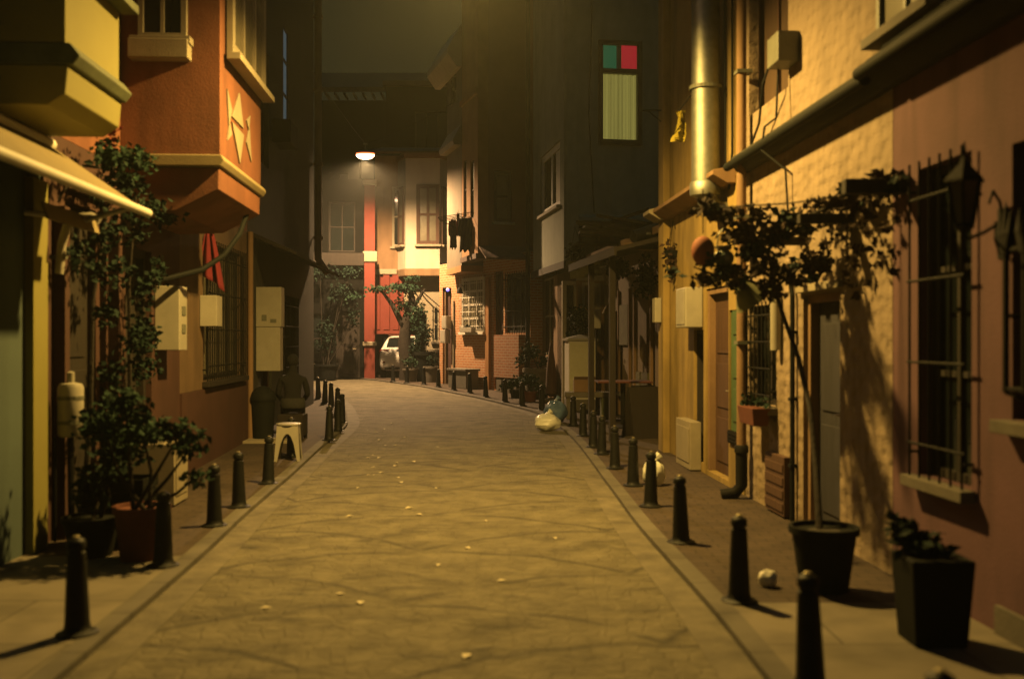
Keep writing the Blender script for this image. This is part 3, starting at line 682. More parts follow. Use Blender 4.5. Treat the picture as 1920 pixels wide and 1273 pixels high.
# local y for a leftward axis points to -Y (towards the camera)
zl = 3.95-H.z; ztop = 8.1-H.z
wl = f.rect(762,735,350,462,ref=748)
m = wallmesh(MB(), f, 0, H.L, zl, ztop, [(wl[0],wl[1],wl[2],wl[3])], back=4); m.build('wall', TAN, H.e)
window(H.e, f, wl, TRIM, GLASSD, 2, 2, n=-.06, fw=.08, sill=TRIM)
a_r, a_l = f.hit(843,0)[0], f.hit(746,0)[0]
bd = .62; P = [(a_r,0),(a_r+.30,bd),(a_l-.34,bd),(a_l,0)]
zb0 = f.hit(790,503,bd)[1]
m = MB(); m.prism([(x,y+.003) for x,y in P], zb0, ztop-.2); bay = m.build('bay', PALE, H.e)
m = MB(); m.prism([(P[0][0]-.03,.004),(P[1][0]-.03,bd+.06),(P[2][0]+.03,bd+.06),(P[3][0]+.03,.004)], zb0-.26, zb0-.003); m.build('bay_base', TAN, H.e, bevel=.03)
m = MB(); m.prism([(P[0][0]-.05,.004),(P[1][0]-.05,bd+.10),(P[2][0]+.05,bd+.10),(P[3][0]+.05,.004)], ztop-.197, ztop-.03); m.build('bay_cornice', BROWN, H.e)
fc = Face(H, (P[1][0],P[1][1]+.003), (1,0), (0,1))
def side_face(p, q):
    dx, dy = q[0]-p[0], q[1]-p[1]; l = math.hypot(dx,dy); A = (dx/l,dy/l); Nn = (-A[1],A[0])
    F_ = Face(H, (p[0],p[1]+.003), A, Nn); F_.len = l; return F_
wc = fc.rect(824,781,346,458,ref=800); window(H.e, fc, wc, WOODB, GLASSG, 2, 2, n=.03, fw=.12, sill=TRIM)
fl = side_face(P[2],P[3]); window(H.e, fl, (.1,fl.len-.12,wc[2],wc[3]-.05), WOODB, GLASSG, 1, 2, n=.03, fw=.08, sill=TRIM)
fr = side_face(P[0],P[1]); window(H.e, fr, (.12,fr.len-.1,wc[2],wc[3]-.05), WOODB, GLASSG, 1, 2, n=.03, fw=.08, sill=TRIM)
m = MB(); m.fbox(f, a_l+.02, H.L+.05, .003, .14, zl-.02, zl+.16); m.build('string_course', TRIM, H.e, bevel=.02)
m = MB(); m.fprism(f, [(-4.2,ztop+1.0),(.42,ztop+.0),(.42,ztop+.09),(-4.2,ztop+1.1)], -.3, H.L+.3); m.build('roof', ROOF, H.e)
# ground floor
ga = [f.rect(762,700,628,0,ref=730), f.rect(800,766,560,0,ref=780)]
gh = [(f.hit(757,0)[0]-.01,H.L+.3,-.2,1.62), (ga[1][0],f.hit(757,0)[0]+.01,-.2,2.2)]
acut = f.hit(757,0)[0]
m = wallmesh(MB(), f, acut, H.L+.35, -.3, zl-.025, [gh[0]], th=4.2, back=5, open_end=(acut,1.62)); m.build('red_wall', REDWALL, H.e)
m = MB(); 
for px in (706,724,741): 
    a = f.hit(px,0)[0]; m.fbox(f, a-.13, a+.09, .003, .10, 1.65, zl-.03)
m.fbox(f, acut, H.L+.33, .103, .16, 1.5, 1.62); m.build('red_pilaster', REDWALL, H.e)
m = wallmesh(MB(), f, 0, acut-.003, -.3, zb0-.27, [gh[1]], th=4.2, back=5, open_end=(acut-.003,2.2)); m.build('ground_wall', TRIM, H.e)
MB().fbox(f, ga[1][0], acut, -.12, -.02, 2.205, 2.4).build('lintel', WOODK, H.e)
nw = f.rect(832,812,575,640,ref=820); window(H.e, f, nw, TRIM, GLASSD, 2, 2, n=.02, fw=.06, sill=CONC, bars=IRON)
m = MB(); m.fbox(f, .0, ga[1][0]-.02, .003, .06, 0, .95); m.build('dado', CONC, H.e)
m = MB(); pts = [f.pt(ga[1][0]-.2+.02*k,.08,2.55) for k in range(1)]
sc = []
for k in range(30):
    a = k*.35; r_ = .05+.012*k; sc.append(f.pt(ga[1][0]+.55+r_*math.cos(a)*.5, .25+.02*k*.1, 3.0+r_*math.sin(a)*.5))
m.tube(sc, .018, 6); m.tube([f.pt(ga[1][0]+.4,.02,3.2), f.pt(ga[1][0]+.1,.3,2.95), f.pt(ga[1][0]-.6,.5,2.35), f.pt(ga[1][0]-.9,.3,2.3)], .02, 6); m.build('scroll_bracket', IRON, H.e)
BAYH = H

# ------------------------------------------------------------------ far houses
H = House('red_corner_house', 'dark house across the junction with a lit red corner pilaster', (-4.67,34.0), (-8.2,33.6), 1)
f = H.front
ra = f.hit(703,0)[0], f.hit(683,0)[0]; zt = 7.1-H.z
m = wallmesh(MB(), f, ra[1], H.L, 0, zt, [(ra[1]+.15,ra[1]+.95,.0,2.3),(ra[1]+.3,ra[1]+1.2,4.3,6.0),(ra[1]+1.4,ra[1]+2.4,.5,2.2)], back=5); m.build('wall', BLACKW, H.e)
m = MB(); m.fbox(f, ra[0], ra[1]-.003, -.4, .06, 0, zt); m.build('red_pilaster', REDWALL, H.e)
c = f.hit(690,471)[1], f.hit(690,491)[1]; d = f.hit(690,640)[1], f.hit(690,648)[1]
m = MB(); m.fbox(f, ra[0]-.08, ra[1]+.05, -.42, .12, c[1], c[0]); m.build('capital', TRIM, H.e, bevel=.03)
m = MB(); m.fbox(f, ra[0]-.05, ra[1]+.05, -.42, .12, d[1], d[0]); m.fbox(f, ra[0]-.05, ra[1]+.05, -.42, .11, zt-.2, zt-.02); m.build('band', TRIM, H.e, bevel=.02)
window(H.e, f, (ra[1]+.3,ra[1]+1.2,4.3,6.0), WOODK, GLASSD, 2, 2); window(H.e, f, (ra[1]+1.4,ra[1]+2.4,.5,2.2), WOODK, GLASSD, 2, 2)
door(H.e, f, (ra[1]+.15,ra[1]+.95,.0,2.3), WOODK, WOODK, BRASS)
m = MB(); m.fbox(f, ra[1]+.0, H.L, .01, .5, c[1]-.15, c[0]-.1); m.build('balcony_edge', WOODK, H.e)
H = House('poster_wall_house', 'low pinkish wall with torn posters beyond the left bollards', (-6.75,35.9), (-8.4,35.2), 1, 'house')
f = H.front
m = wallmesh(MB(), f, 0, H.L, 0, 3.1, [(.42,.8,.6,2.3)], back=2); m.build('wall', M('stained_pink_render',(.46,.28,.19),.9,.35,2.5,.2,stain=.5), H.e)
window(H.e, f, (.42,.8,.6,2.3), TAN, GLASSD, 1, 3)
m = MB(); m.fbox(f, .95, 1.2, .002, .01, 1.55, 2.15); m.fbox(f, .90, 1.25, .002, .006, .9, 1.35); m.build('poster', M('faded_red_poster',(.4,.08,.07),.8,.6,9,0), H.e)
m = MB(); m.fbox(f, -.1, H.L, .003, .06, 0, .4); m.build('plinth', CONC, H.e)
m = MB(); m.fbox(f, -.1, H.L, -2, .25, 3.1, 3.2); m.build('coping', TAN, H.e)
# distant dark house with broad eaves
H = House('distant_house', 'distant dark house with broad tiled eaves above the street lamp', (-3.6,47), (-9.2,47), 1)
f = H.front
dw = [(2.2,3.6,6.5,10.0),(.6,1.6,9,11.5),(4.1,5.0,6.5,9)]
m = wallmesh(MB(), f, 0, H.L, 0, 12.4, dw, back=6); m.build('wall', BLACKW, H.e)
for r_ in dw: window(H.e, f, r_, WOODK, GLASSD, 2, 2)
m = MB(); m.fprism(f, [(-3,14.2),(1.2,12.5),(1.2,12.72),(-3,14.5)], -.3, H.L+1.2); m.build('roof', ROOF, H.e)
m = MB()
for k in range(16): m.fbox(f, -.2+k*.43, -.12+k*.43, .1, 1.15, 12.38, 12.5)
m.build('rafter', WOODB, H.e)
H = House('tall_dark_house', 'tall dark house rising behind the bay house roof', (-1.6,41), (-5.2,41), 1)
f = H.front
m = wallmesh(MB(), f, 0, H.L, 0, 11.6, [(1.0,2.4,7.5,10.6)], back=5); m.build('wall', BLACKW, H.e)
window(H.e, f, (1.0,2.4,7.5,10.6), WOODK, GLASSD, 3, 2); m = MB(); m.fbox(f, -.1, H.L+.1, -5, .25, 11.603, 11.8); m.build('coping', BROWN, H.e)

# ------------------------------------------------------------------ houses on the left
H = House('yellow_bay_house', 'grey fronted house at the left edge with a bright yellow overhanging bay', (xl(2.0),2.0), (xl(7.95),7.95), -1)
f = H.front
ua = lambda y: (y-2.0)/5.95*H.L
lw_ = (ua(3.2), ua(5.6), .9, 2.3)
m = wallmesh(MB(), f, 0, H.L, 0, 9, [lw_], back=3); m.build('wall', GREYWALL, H.e)
window(H.e, f, lw_, WOODK, GLASSD, 3, 1, sill=CONC)
m = MB(); m.fbox(f, ua(7.66), ua(7.93), .003, .07, 0, 2.9); m.build('yellow_corner_strip', YELBAY, H.e)
u0, u1 = ua(6.9), ua(8.0); bo = .60; bz = 3.30
m = MB(); m.fbox(f, ua(6.9), u1, .003, bo, bz+.42, 9); m.build('bay', YELBAY, H.e)
m = MB(); m.fprism(f, [(.003,bz-.02),(bo-.12,bz-.02),(bo+.0,bz+.06),(bo+.02,bz+.26),(.003,bz+.26)], ua(6.9), u1+.01); m.build('bay_base', YELBAY, H.e, bevel=.01)
m = MB(); m.fprism(f, [(.003,bz+.262),(bo+.05,bz+.262),(bo+.10,bz+.33),(bo+.03,bz+.418),(.003,bz+.418)], ua(6.9), u1+.03); m.build('moulding', TRIMG, H.e, bevel=.01)
ff = Face(H, (0, -bo), (1,0), (0,-1))
bwn = (ua(7.55), ua(7.97), 4.35, 5.8); window(H.e, ff, bwn, TRIM, GLASSG, 1, 2, n=.03, fw=.09, sill=TRIMG)
YBAY = H
# awning
m = MB(); t = thing('awning', 'beige canvas awning over the grey shop wall at the left', 'awning', (xl(8.0),8.0,2.7))
def aw(y, o, z): return (xl(y)+o-t.location.x, y-8.0, z-2.7)
m.v = [aw(4.0,.04,3.22),aw(8.03,.04,3.22),aw(8.03,.80,2.70),aw(4.0,.80,2.70), aw(4.0,.04,3.20),aw(8.03,.04,3.20),aw(8.03,.80,2.68),aw(4.0,.80,2.68)]
m.f = [(0,1,2,3),(7,6,5,4),(0,4,5,1),(1,5,6,2),(2,6,7,3),(3,7,4,0)]; m.build('canvas', AWN, t)
m = MB(); m.tube([aw(4.0,.83,2.67), aw(8.06,.83,2.67)], .035, 10); m.build('front_bar', WHITE, t, smooth=True)
m = MB(); m.v=[aw(7.0,.42,2.62),aw(8.0,.42,2.62),aw(8.0,.46,2.50),aw(7.0,.46,2.50),aw(7.0,.40,2.62),aw(8.0,.40,2.62),aw(8.0,.44,2.50),aw(7.0,.44,2.50)]; m.f=[(0,1,2,3),(7,6,5,4),(0,4,5,1),(1,5,6,2),(2,6,7,3),(3,7,4,0)]; m.build('valance', AWN, t)
for y_ in (7.6,5.2): m = MB(); m.tube([aw(y_,.03,2.62), aw(y_+.15,.45,2.58), aw(y_,.82,2.65)], .022, 8); m.build('folding_arm', WHITE, t)
m = MB(); m.tube([aw(4.0,.05,3.22), aw(8.04,.05,3.22)], .05, 10); m.build('roller', WHITE, t, smooth=True)

# orange house with big bay
H = House('orange_house', 'orange red house whose big bay carries a cream diamond motif', (xl(8.02),8.02), (xl(15.8),15.8), -1)
f = H.front; ub = lambda y: (y-8.02)/7.78*H.L
us = ub(11.95)
d1 = (ub(8.45),ub(9.45),.05,2.95); d2 = (ub(10.0),ub(10.85),.05,2.6); ww = f.rect(380,455,442,712,ref=420)
ww = (ub(13.05), ub(15.4), 1.1, 2.95)
m = wallmesh(MB(), f, 0, us, 0, 3.35, [d1,d2], back=3); m.build('red_wall', REDDK, H.e)
m = wallmesh(MB(), f, us, H.L, 1.0, 3.35, [ww], back=3); m.build('cream_wall', TANL, H.e)
m = MB(); m.fbox(f, us, H.L, -3, .03, 0, .997); m.build('dado', REDDK, H.e)
m = MB(); m.fbox(f, 0, H.L, -3, 0, 3.353, 9.5); m.build('upper_wall', ORANGE, H.e)
door(H.e, f, d1, WOODK, REDDK, BRASS, panels=2, fw=.10); door(H.e, f, d2, WOODK, WOODK, BRASS, panels=2, fw=.08)
window(H.e, f, ww, WOODK, GLASSG, 4, 1, n=-.1, fw=.08, sill=WOODK, bars=IRON)
m = MB(); 
for y in (8.25, 9.55): m.fbox(f, ub(y)-.05, ub(y)+.05, .003, .10, 0, 2.75)
m.build('red_post', REDDK, H.e)
m = MB(); m.fbox(f, ub(8.32), ub(8.42), .003, .04, 1.55, 2.5); m.build('pale_panel', TRIM, H.e)
o_ = .97; y0, y1 = 9.84, 11.9; zb = 3.42
m = MB(); m.fbox(f, ub(y0), ub(y1), .003, o_, zb+.06, 9.5); m.build('bay', ORANGE, H.e)
m = MB(); m.fprism(f, [(.003,zb-.06),(o_+.02,zb-.06),(o_+.06,zb),(o_+.03,zb+.057),(.003,zb+.057)], ub(y0)-.06, ub(y1)+.05); m.build('moulding', AWN, H.e, bevel=.012)
m = MB(); m.fprism(f, [(.003,zb-.52),(o_*.55,zb-.50),(o_-.01,zb-.28),(o_-.005,zb-.062),(.003,zb-.062)], ub(y0)+.0, ub(y1)-.02); m.build('bay_cove', ORANGE, H.e, bevel=.01)
fb_ = Face(H, (ub(y0),0), (0,-1), (-1,0)); fs_ = Face(H, (0,-o_), (1,0), (0,-1))
nw = fb_.rect(262,352,-120,74,ref=300); window(H.e, fb_, nw, TRIM, GLASSD, 2, 1, n=.03, fw=.05, sill=TRIM)
so = fb_.rect(248,360,80,116,ref=300); m = MB(); m.fbox(fb_, so[0], so[1], .003, .16, so[2], so[3]); m.build('window_ledge', TRIM, H.e, bevel=.01)
sw = fs_.rect(426,484,-160,122,ref=440); window(H.e, fs_, (ub(y0)+.22, ub(y1)-.08, sw[2], sw[3]+.5), TRIM, GLASSG, 3, 1, n=.05, fw=.12, sill=TRIM)
# cream diamond motif, raised plaster
ca, cz = fs_.hit(447,237)
m = MB()
def tri(pts):
    n = len(pts); m.add([fs_.pt(ca+a,.003,cz+z) for a,z in pts]+[fs_.pt(ca+a,.016,cz+z) for a,z in pts], [tuple(range(n,2*n)), tuple(range(n))[::-1]]+[(i,(i+1)%n,(i+1)%n+n,i+n) for i in range(n)])
tri([(-.36,.03),(0,.36),(.20,.02)]); tri([(-.36,-.03),(.22,-.05),(.02,-.40)])
tri([(-.58,.26),(-.50,-.10),(-.36,.10)]); tri([(.62,-.28),(.52,.10),(.36,-.10)])
tri([(-.56,-.26),(-.46,-.06),(-.36,-.16)]); tri([(.56,.24),(.48,.06),(.36,.14)])
m.build('diamond_motif', TRIM, H.e)
mbx = (ub(10.95), ub(11.27), 1.53, 2.24)
m = MB(); m.fbox(f, mbx[0], mbx[1], .003, .27, mbx[2], mbx[3]); q = m.build('meter_box', WHITEB, H.e, bevel=.008)
for z in (1.72,1.92): m = MB(); m.fbox(f, mbx[0]+.10, mbx[0]+.24, .271, .279, z, z+.10); m.build('meter_dial', GREYM, q)
mb2 = f.rect(374,402,556,612,ref=390); m = MB(); m.fbox(f, mb2[0], mb2[0]+.3, .003, .22, mb2[2], mb2[3]); m.build('meter_box', WHITEB, H.e, bevel=.008)
m = MB(); m.tube([f.pt(ub(15.75),.06,3.35), f.pt(ub(15.75),.06,.05)], .045, 10); m.build('downpipe', TAN, H.e, smooth=True)
p = H.e.matrix_basis.inverted() if False else None
m = MB(); m.tube([f.pt(ub(11.6),o_-.1,zb-.3), f.pt(ub(11.3),.85,2.85), f.pt(ub(11.2),.7,2.6), f.pt(ub(11.0),.5,2.42), f.pt(ub(10.7),.2,2.3), f.pt(ub(10.5),.02,2.25)], .03, 8); m.build('cable', PLASTK, H.e, smooth=True)
lc = (ub(9.75),ub(10.25),.02,.62); m = MB(); m.fbox(f, lc[0], lc[1], .003, .55, lc[2], lc[3]); m.fbox(f, lc[0]+.05, lc[1]-.05, .551, .56, .1, .55); m.build('low_cabinet', TRIM, H.e, bevel=.008)
m = MB(); m.fbox(f, ub(15.3), ub(16.0)-.15, .03, .75, 0, .09); m.build('door_step', TRIM, H.e, bevel=.01)
ORAH = H
# charcoal house
H = House('charcoal_house', 'tall charcoal house beyond the orange bay with a narrow bluish window', (xl(15.82),15.82), (xl(23.1),23.1), -1)
f = H.front; L0 = 15.82
uc = lambda y: (y-L0)/7.28*H.L
bw2 = f.rect(530,541,50,242,ref=535)
dd = (uc(16.9),uc(17.9),.02,2.3); w3 = (uc(19.0),uc(20.5),.9,2.4); w4 = (uc(16.4),uc(17.6),4.6,6.6)
m = wallmesh(MB(), f, 0, H.L, 0, 11, [bw2,dd,w3,w4], back=4); m.build('wall', DKWALL, H.e)
window(H.e, f, bw2, WOODK, emis('bluish_reflection_glow', (.10,.15,.17), .35), 1, 3, n=-.03, fw=.07)  # pane glows faintly to imitate a bluish reflection
door(H.e, f, dd, WOODK, REDDK, BRASS); window(H.e, f, w3, WOODK, GLASSD, 2, 2, bars=IRON); window(H.e, f, w4, WOODK, GLASSD, 2, 2)
ac = f.rect(505,533,246,277,ref=520); m = MB(); m.fbox(f, uc(17.6), uc(18.4), .05, .38, ac[2]-.05, ac[3]+.05); q = m.build('air_conditioner', IRON, H.e, bevel=.02)
m = MB(); m.fprism(f, [(.003,3.25),(.75,2.95),(.75,3.0),(.003,3.33)], .1, H.L-1.3); m.build('canopy', WOODK, H.e)
mb = (uc(16.45), uc(16.75)); m = MB(); m.fbox(f, mb[0], mb[1], .003, .42, 1.80, 2.46); m.fbox(f, mb[0]+.01, mb[1]-.01, .003, .40, 1.07, 1.797); q = m.build('meter_cabinet', WHITEB, H.e, bevel=.01)
m = MB(); nf = Face(H, (mb[0],0), (0,-1), (-1,0)); m.fbox(nf, .10,.18,.001,.006,1.9,2.0); m.build('torn_sticker', GREYM, q); m = MB(); m.fbox(nf, .24,.34,.001,.006,1.87,1.93); m.build('torn_sticker', GREYM, q)
pp = H.L-.12
m = MB(); m.tube([f.pt(pp,.12,11), f.pt(pp,.12,3.45), f.pt(pp-.06,.25,3.25), f.pt(pp-.10,.34,3.12)], .085, 12); m.build('downpipe', TAN, H.e, smooth=True)
m = MB()
for z in (3.9,5.6,7.3,9.0): m.lathe([(.11,0),(.11,.07)], f.pt(pp,.12,z), 12); m.fbox(f, pp-.02, pp+.02, .003, .1, z+.02, z+.05)
m.build('pipe_clip', TAN, H.e)
CHAR = H
# ------------------------------------------------------------------ street lamps
def street_lamp(name, label, loc, cfg, ax, bx, tilt):
    t = thing(name, label, 'street lamp', loc)
    m = MB(); m.lathe([(.02,.15),(.12,.14),(.22,.115),(.285,.085),(.30,.06),(.285,.06)], (0,0,0), 24, sx=1.0, sy=.62); m.build('hood', GREYM, t, smooth=True)
    lens = bpy.data.materials.new('lamp_glow'); lens.use_nodes = True; b = lens.node_tree.nodes['Principled BSDF']
    b.inputs['Emission Color'].default_value = (1,.62,.34,1); b.inputs['Emission Strength'].default_value = cfg.get('glow', 30)
    nt = lens.node_tree; tc = nt.nodes.new('ShaderNodeTexCoord'); sp = nt.nodes.new('ShaderNodeSeparateXYZ'); cr = nt.nodes.new('ShaderNodeValToRGB'); mr = nt.nodes.new('ShaderNodeMapRange')   # arc tube shines through the bowl, amber rim painted in for its halo
    mr.inputs['From Min'].default_value = .06; mr.inputs['From Max'].default_value = -.045; nt.links.new(tc.outputs['Object'], sp.inputs[0]); nt.links.new(sp.outputs['Z'], mr.inputs['Value']); nt.links.new(mr.outputs[0], cr.inputs['Fac'])
    _m = cr.color_ramp.elements.new(.45); _m.color = (.07,.013,.004,1); cr.color_ramp.elements[0].color = (.022,.003,.001,1); cr.color_ramp.elements[-1].color = (1,.62,.34,1); nt.links.new(cr.outputs['Color'], b.inputs['Emission Color'])
    b.inputs['Emission Strength'].default_value = cfg.get('glow', 30); b.inputs['Base Color'].default_value = (.8,.7,.5,1)
    m = MB(); m.lathe([(.28,.06),(.285,.03),(.26,-.03),(.19,-.085),(.10,-.11),(.01,-.12)], (0,0,0), 24, sx=1.0, sy=.62); m.build('lens', lens, t, smooth=True)
    m = MB(); m.tube([(0,0,.19),(0,0,.34)], .02, 8); m.tube([(-.06,0,.34),(.06,0,.34)], .03, 8); m.build('hanger', GREYM, t)
    m = MB()
    for e_ in (ax, bx):
        e_ = Vector(e_)-Vector(loc); p = Vector((0,0,.345)); N_ = 8
        m.tube([p.lerp(e_,k/N_) + Vector((0,0,-.9*(k/N_)*(1-k/N_)*.35)) for k in range(N_+1)], .008, 5)
    m.build('cable', IRON, t)
    ld = bpy.data.lights.new('lamp_light', 'SPOT'); ld.energy = cfg['power']; ld.color = cfg['color']; ld.spot_size = R(cfg.get('cone',160)); ld.spot_blend = cfg.get('blend',.18); ld.shadow_soft_size = .10
    lo = bpy.data.objects.new('lamp_light', ld); COL.objects.link(lo); lo.parent = t; lo.location = (0,0,-.17); lo.rotation_euler = (R(cfg.get('tilt',(0,0))[0]), R(cfg.get('tilt',(0,0))[1]), 0)
    return t
lf = W(685,291,30.3)
street_lamp('street_lamp', 'glowing street lamp hung on cables above the bend of the street', lf, LAMP_FAR, (-4.9,23.2,8.3), (-1.6,29.0,8.6), 0)
street_lamp('street_lamp', 'street lamp hung on cables just above the top of the view, over the near road', (-.40,9.6,5.75), LAMP_NEAR, (-3.8,9.3,7.6), (2.6,9.3,7.8), 0)

# ------------------------------------------------------------------ bollards
def bollard():
    t = thing('bollard', '', 'bollard')
    m = MB(); m.lathe([(.088,0),(.088,.018),(.074,.03),(.068,.06),(.052,.42),(.050,.455),(.042,.46),(.042,.475),(.052,.48),(.052,.51),(.044,.525),(.02,.538)], (0,0,0), 18); m.build('post', IRONB, t, smooth=True)
    m = MB(); m.lathe([(.115,0),(.115,.010),(.09,.022)], (0,0,0), 18); m.build('base_plate', IRONB, t, smooth=True)
    m = MB(); m.lathe([(.020,.536),(.020,.544),(.012,.549)], (0,0,0), 10); m.build('cap_stud', BRASS, t, smooth=True)
    return t
B0 = bollard(); used = [False]
def put_bollard(p, label, group, rz):
    o = B0 if not used[0] else copy_tree(B0); used[0] = True
    o.location = p; o.rotation_euler = (R(rz%5-2)*.6, R((rz*7)%5-2)*.6, rz); tag(o, label, 'bollard', group); return o
LB = [((145,1187),'black bollard at the lower left corner, on pale concrete before the dark flower pots'),
 ((306,1060),'black bollard right beside the red potted bush on the left pavement'),
 ((402,985),'black bollard standing alone just beyond the red potted bush'),
 ((448,950),'black bollard between the potted bush and the white stool, below the barred window'),
 ((503,906),'black bollard just in front of the white stool, to its left'),
 ((547,856),'black bollard directly in front of the white stool legs'),
 ((617,825),'black bollard behind the white stool, first of the curved left kerb'),
 ((634,808),'black bollard at the outermost point of the left kerb curve, in front of another'),
 ((641,792),'black bollard at the left kerb curve tip, half hidden by another'),
 ((633,776),'black bollard just past the tip of the left kerb curve'),
 ((621,763),'black bollard fourth from the far end of the left row'),
 ((609,756),'black bollard third from the far end of the left row'),
 ((597,748),'black bollard second from the far end of the left row'),
 ((582,740),'black bollard at the far end of the left row, nearest the dark house wall')]
for i,(p,l) in enumerate(LB): put_bollard(G(*p), l, 'bollards along the left kerb', i*1.3)
RB = [((1520,1288),'black bollard in front of the big black flower pot, cut by the bottom edge'),
 ((1386,1126),'black bollard left of the big black flower pot, near the white crumpled bag'),
 ((1277,1016),'black bollard second beyond the big black flower pot on the right pavement'),
 ((1220,949),'black bollard standing right in front of the small yellow bag'),
 ((1187,910),'black bollard just left of and behind the small yellow bag'),
 ((1153,878),'black bollard on the right kerb, two places beyond the small yellow bag'),
 ((1128,851),'black bollard in front of the bench slab, three places beyond the small yellow bag'),
 ((1112,838),'black bollard close behind another, four places beyond the small yellow bag'),
 ((1093,817),'black bollard nearest in front of the pale utility cabinet'),
 ((1075,798),'black bollard just right of the heaped rubbish bags'),
 ((1016,769),'black bollard just left of and behind the rubbish bags'),
 ((979,761),'black bollard second beyond the rubbish bags, by the leafy plants'),
 ((947,754),'black bollard in front of the brick panel under the dark barred window'),
 ((911,745),'black bollard in front of the dark red doorway'),
 ((881,737),'black bollard in front of the concrete bench under the white window'),
 ((851,732),'black bollard in front of the wall meter boxes'),
 ((822,726),'dim bollard in front of the bay house ground wall'),
 ((795,721),'dim bollard right of the ivy tub, among the flower pots'),
 ((763,718),'dim bollard in front of the tree trunk tub'),
 ((737,715),'dim bollard at the far end of the right row, nearest the white car')]
for i,(p,l) in enumerate(RB): put_bollard(G(*p), l, 'bollards along the right kerb', i*1.7)
put_bollard(Vector((1.43,3.34,0)), 'top of a black bollard just peeping over the bottom edge at the lower right', 'bollards along the right kerb', 2.2)
put_bollard(W(589,697,33.5)*1.0, 'small far bollard in front of the poster wall', 'bollards along the left kerb', 1.2).location.z = zg(33.5)-.03

# ------------------------------------------------------------------ plant helpers
def leaf_cloud(m, rnd, c, rad, n, size, droop=.2):
    for _ in range(n):
        while True:
            v = Vector((rnd.uniform(-1,1), rnd.uniform(-1,1), rnd.uniform(-1,1)))
            if v.length < 1: break
        v = v*(.35+.65*rnd.random())
        m.leaf((c[0]+v.x*rad[0], c[1]+v.y*rad[1], c[2]+v.z*rad[2]), size, rnd, droop=droop)
def pot_profile(h, r0, r1): return [(r0,0),(r1*.97,h*.86),(r1*.97,h*.87),(r1*1.06,h*.88),(r1*1.06,h),(r1*.95,h),(r1*.92,h*.93)]
def potted(name, label, loc, h, r0, r1, potmat, leafm, clouds, size, seed, stems=True, cat='potted plant', square=False):
    t = thing(name, label, cat, loc); rnd = random.Random(seed)
    m = MB(); m.lathe(pot_profile(h, r0, r1), (0,0,0), 4 if square else 22); q = m.build('pot', potmat, t, smooth=not square)
    MB().lathe([(r1*.93,h*.90),(.01,h*.93)], (0,0,0), 16).build('soil', EARTH, q)
    m = MB()
    for (c, rad, n) in clouds: leaf_cloud(m, rnd, c, rad, n, size)
    m.build('foliage', leafm, t, clean=False)
    if stems:
        m = MB()
        for (c, rad, n) in clouds:
            b = Vector((rnd.uniform(-.3,.3)*r1, rnd.uniform(-.3,.3)*r1, h*.9)); c = Vector(c); mid = b.lerp(c,.5)+Vector((rnd.uniform(-.05,.05),rnd.uniform(-.05,.05),0))
            m.tube([b, mid, c], [.018,.013,.006], 6)
        m.build('stem', BARK, t, smooth=True)
    return t

# left foreground planting
p = G(266,1046)
potted('potted_bush', 'bushy green shrub in a dark red pot on the left pavement', p, .40, .155, .20, TERRA, LEAFG,
       [((.0,0,.95),(.33,.28,.16),300),((-.32,.1,.98),(.28,.25,.18),260),((.30,-.05,.94),(.25,.2,.13),170),((-.12,.0,1.18),(.22,.2,.16),150),((.42,-.05,.62),(.13,.12,.08),50),((.36,.0,.82),(.16,.14,.10),60)], .055, 11)
p = Vector((-3.22,7.62,0))
potted('potted_plant', 'dark flower pot close to the left wall, almost in shadow', p, .30, .15, .21, PLASTK, LEAFD, [((0,0,.52),(.2,.2,.2),120),((.1,0,.62),(.15,.15,.12),60)], .06, 12)
t = thing('planter_crate', 'dark rectangular plant crate between the left wall and the red pot', 'plant crate', (-3.18,8.05,0))
m = MB()
for k in range(5): m.box(-.26,.26,-.17,-.155,.03+k*.105,.12+k*.105); m.box(-.26,.26,.155,.17,.03+k*.105,.12+k*.105)
for k in range(5): m.box(-.26,-.245,-.154,.154,.03+k*.105,.12+k*.105); m.box(.245,.26,-.154,.154,.03+k*.105,.12+k*.105)
for x in (-.25,.25):
    for y in (-.16,.16): m.box(x-.02,x+.02,y-.02,y+.02,0,.03)
m.box(-.24,.24,-.15,.15,.05,.46); m.build('crate', PLASTK, t)
m = MB(); rnd = random.Random(5); leaf_cloud(m, rnd, (0,0,.72), (.28,.2,.26), 260, .06); m.build('foliage', LEAFD, t, clean=False)
# climbing vine on the orange house front
t = thing('climbing_vine', 'dark green climbing vine on the red posts of the orange house', 'climbing plant', (xl(8.6),8.6,0))
m = MB(); rnd = random.Random(21)
for k in range(26):
    y = rnd.uniform(-.4,1.6); z = rnd.uniform(.6,2.95); leaf_cloud(m, rnd, (.16+rnd.uniform(0,.2)-.055*y, y, z), (.13,.22,.2), 55, .055)
for k in range(5): leaf_cloud(m, rnd, (.3, .2+.3*k, 2.95+rnd.uniform(-.1,.25)), (.25,.25,.16), 80, .06)
m.build('foliage', LEAFD, t, clean=False)
m = MB(); m.tube([(.1,.0,0),(.12,.1,1.0),(.1,.2,2.0),(.2,.3,2.9)], [.03,.025,.02,.012], 7); m.tube([(.1,1.1,0),(.12,1.0,1.2),(.15,.9,2.2),(.25,.8,3.0)], [.025,.02,.016,.01], 7); m.build('trunk', BARK, t, smooth=True)
t = thing('flowering_climber', 'flowering climber with red blooms on top of the awning end', 'climbing plant', (xl(8.5),8.5,3.1))
m = MB(); rnd = random.Random(22)
for k in range(7): leaf_cloud(m, rnd, (.12+rnd.uniform(0,.35), -.2+.2*k, .15+rnd.uniform(-.1,.2)), (.2,.2,.15), 60, .05)
m.build('foliage', LEAFG, t, clean=False)
m = MB()
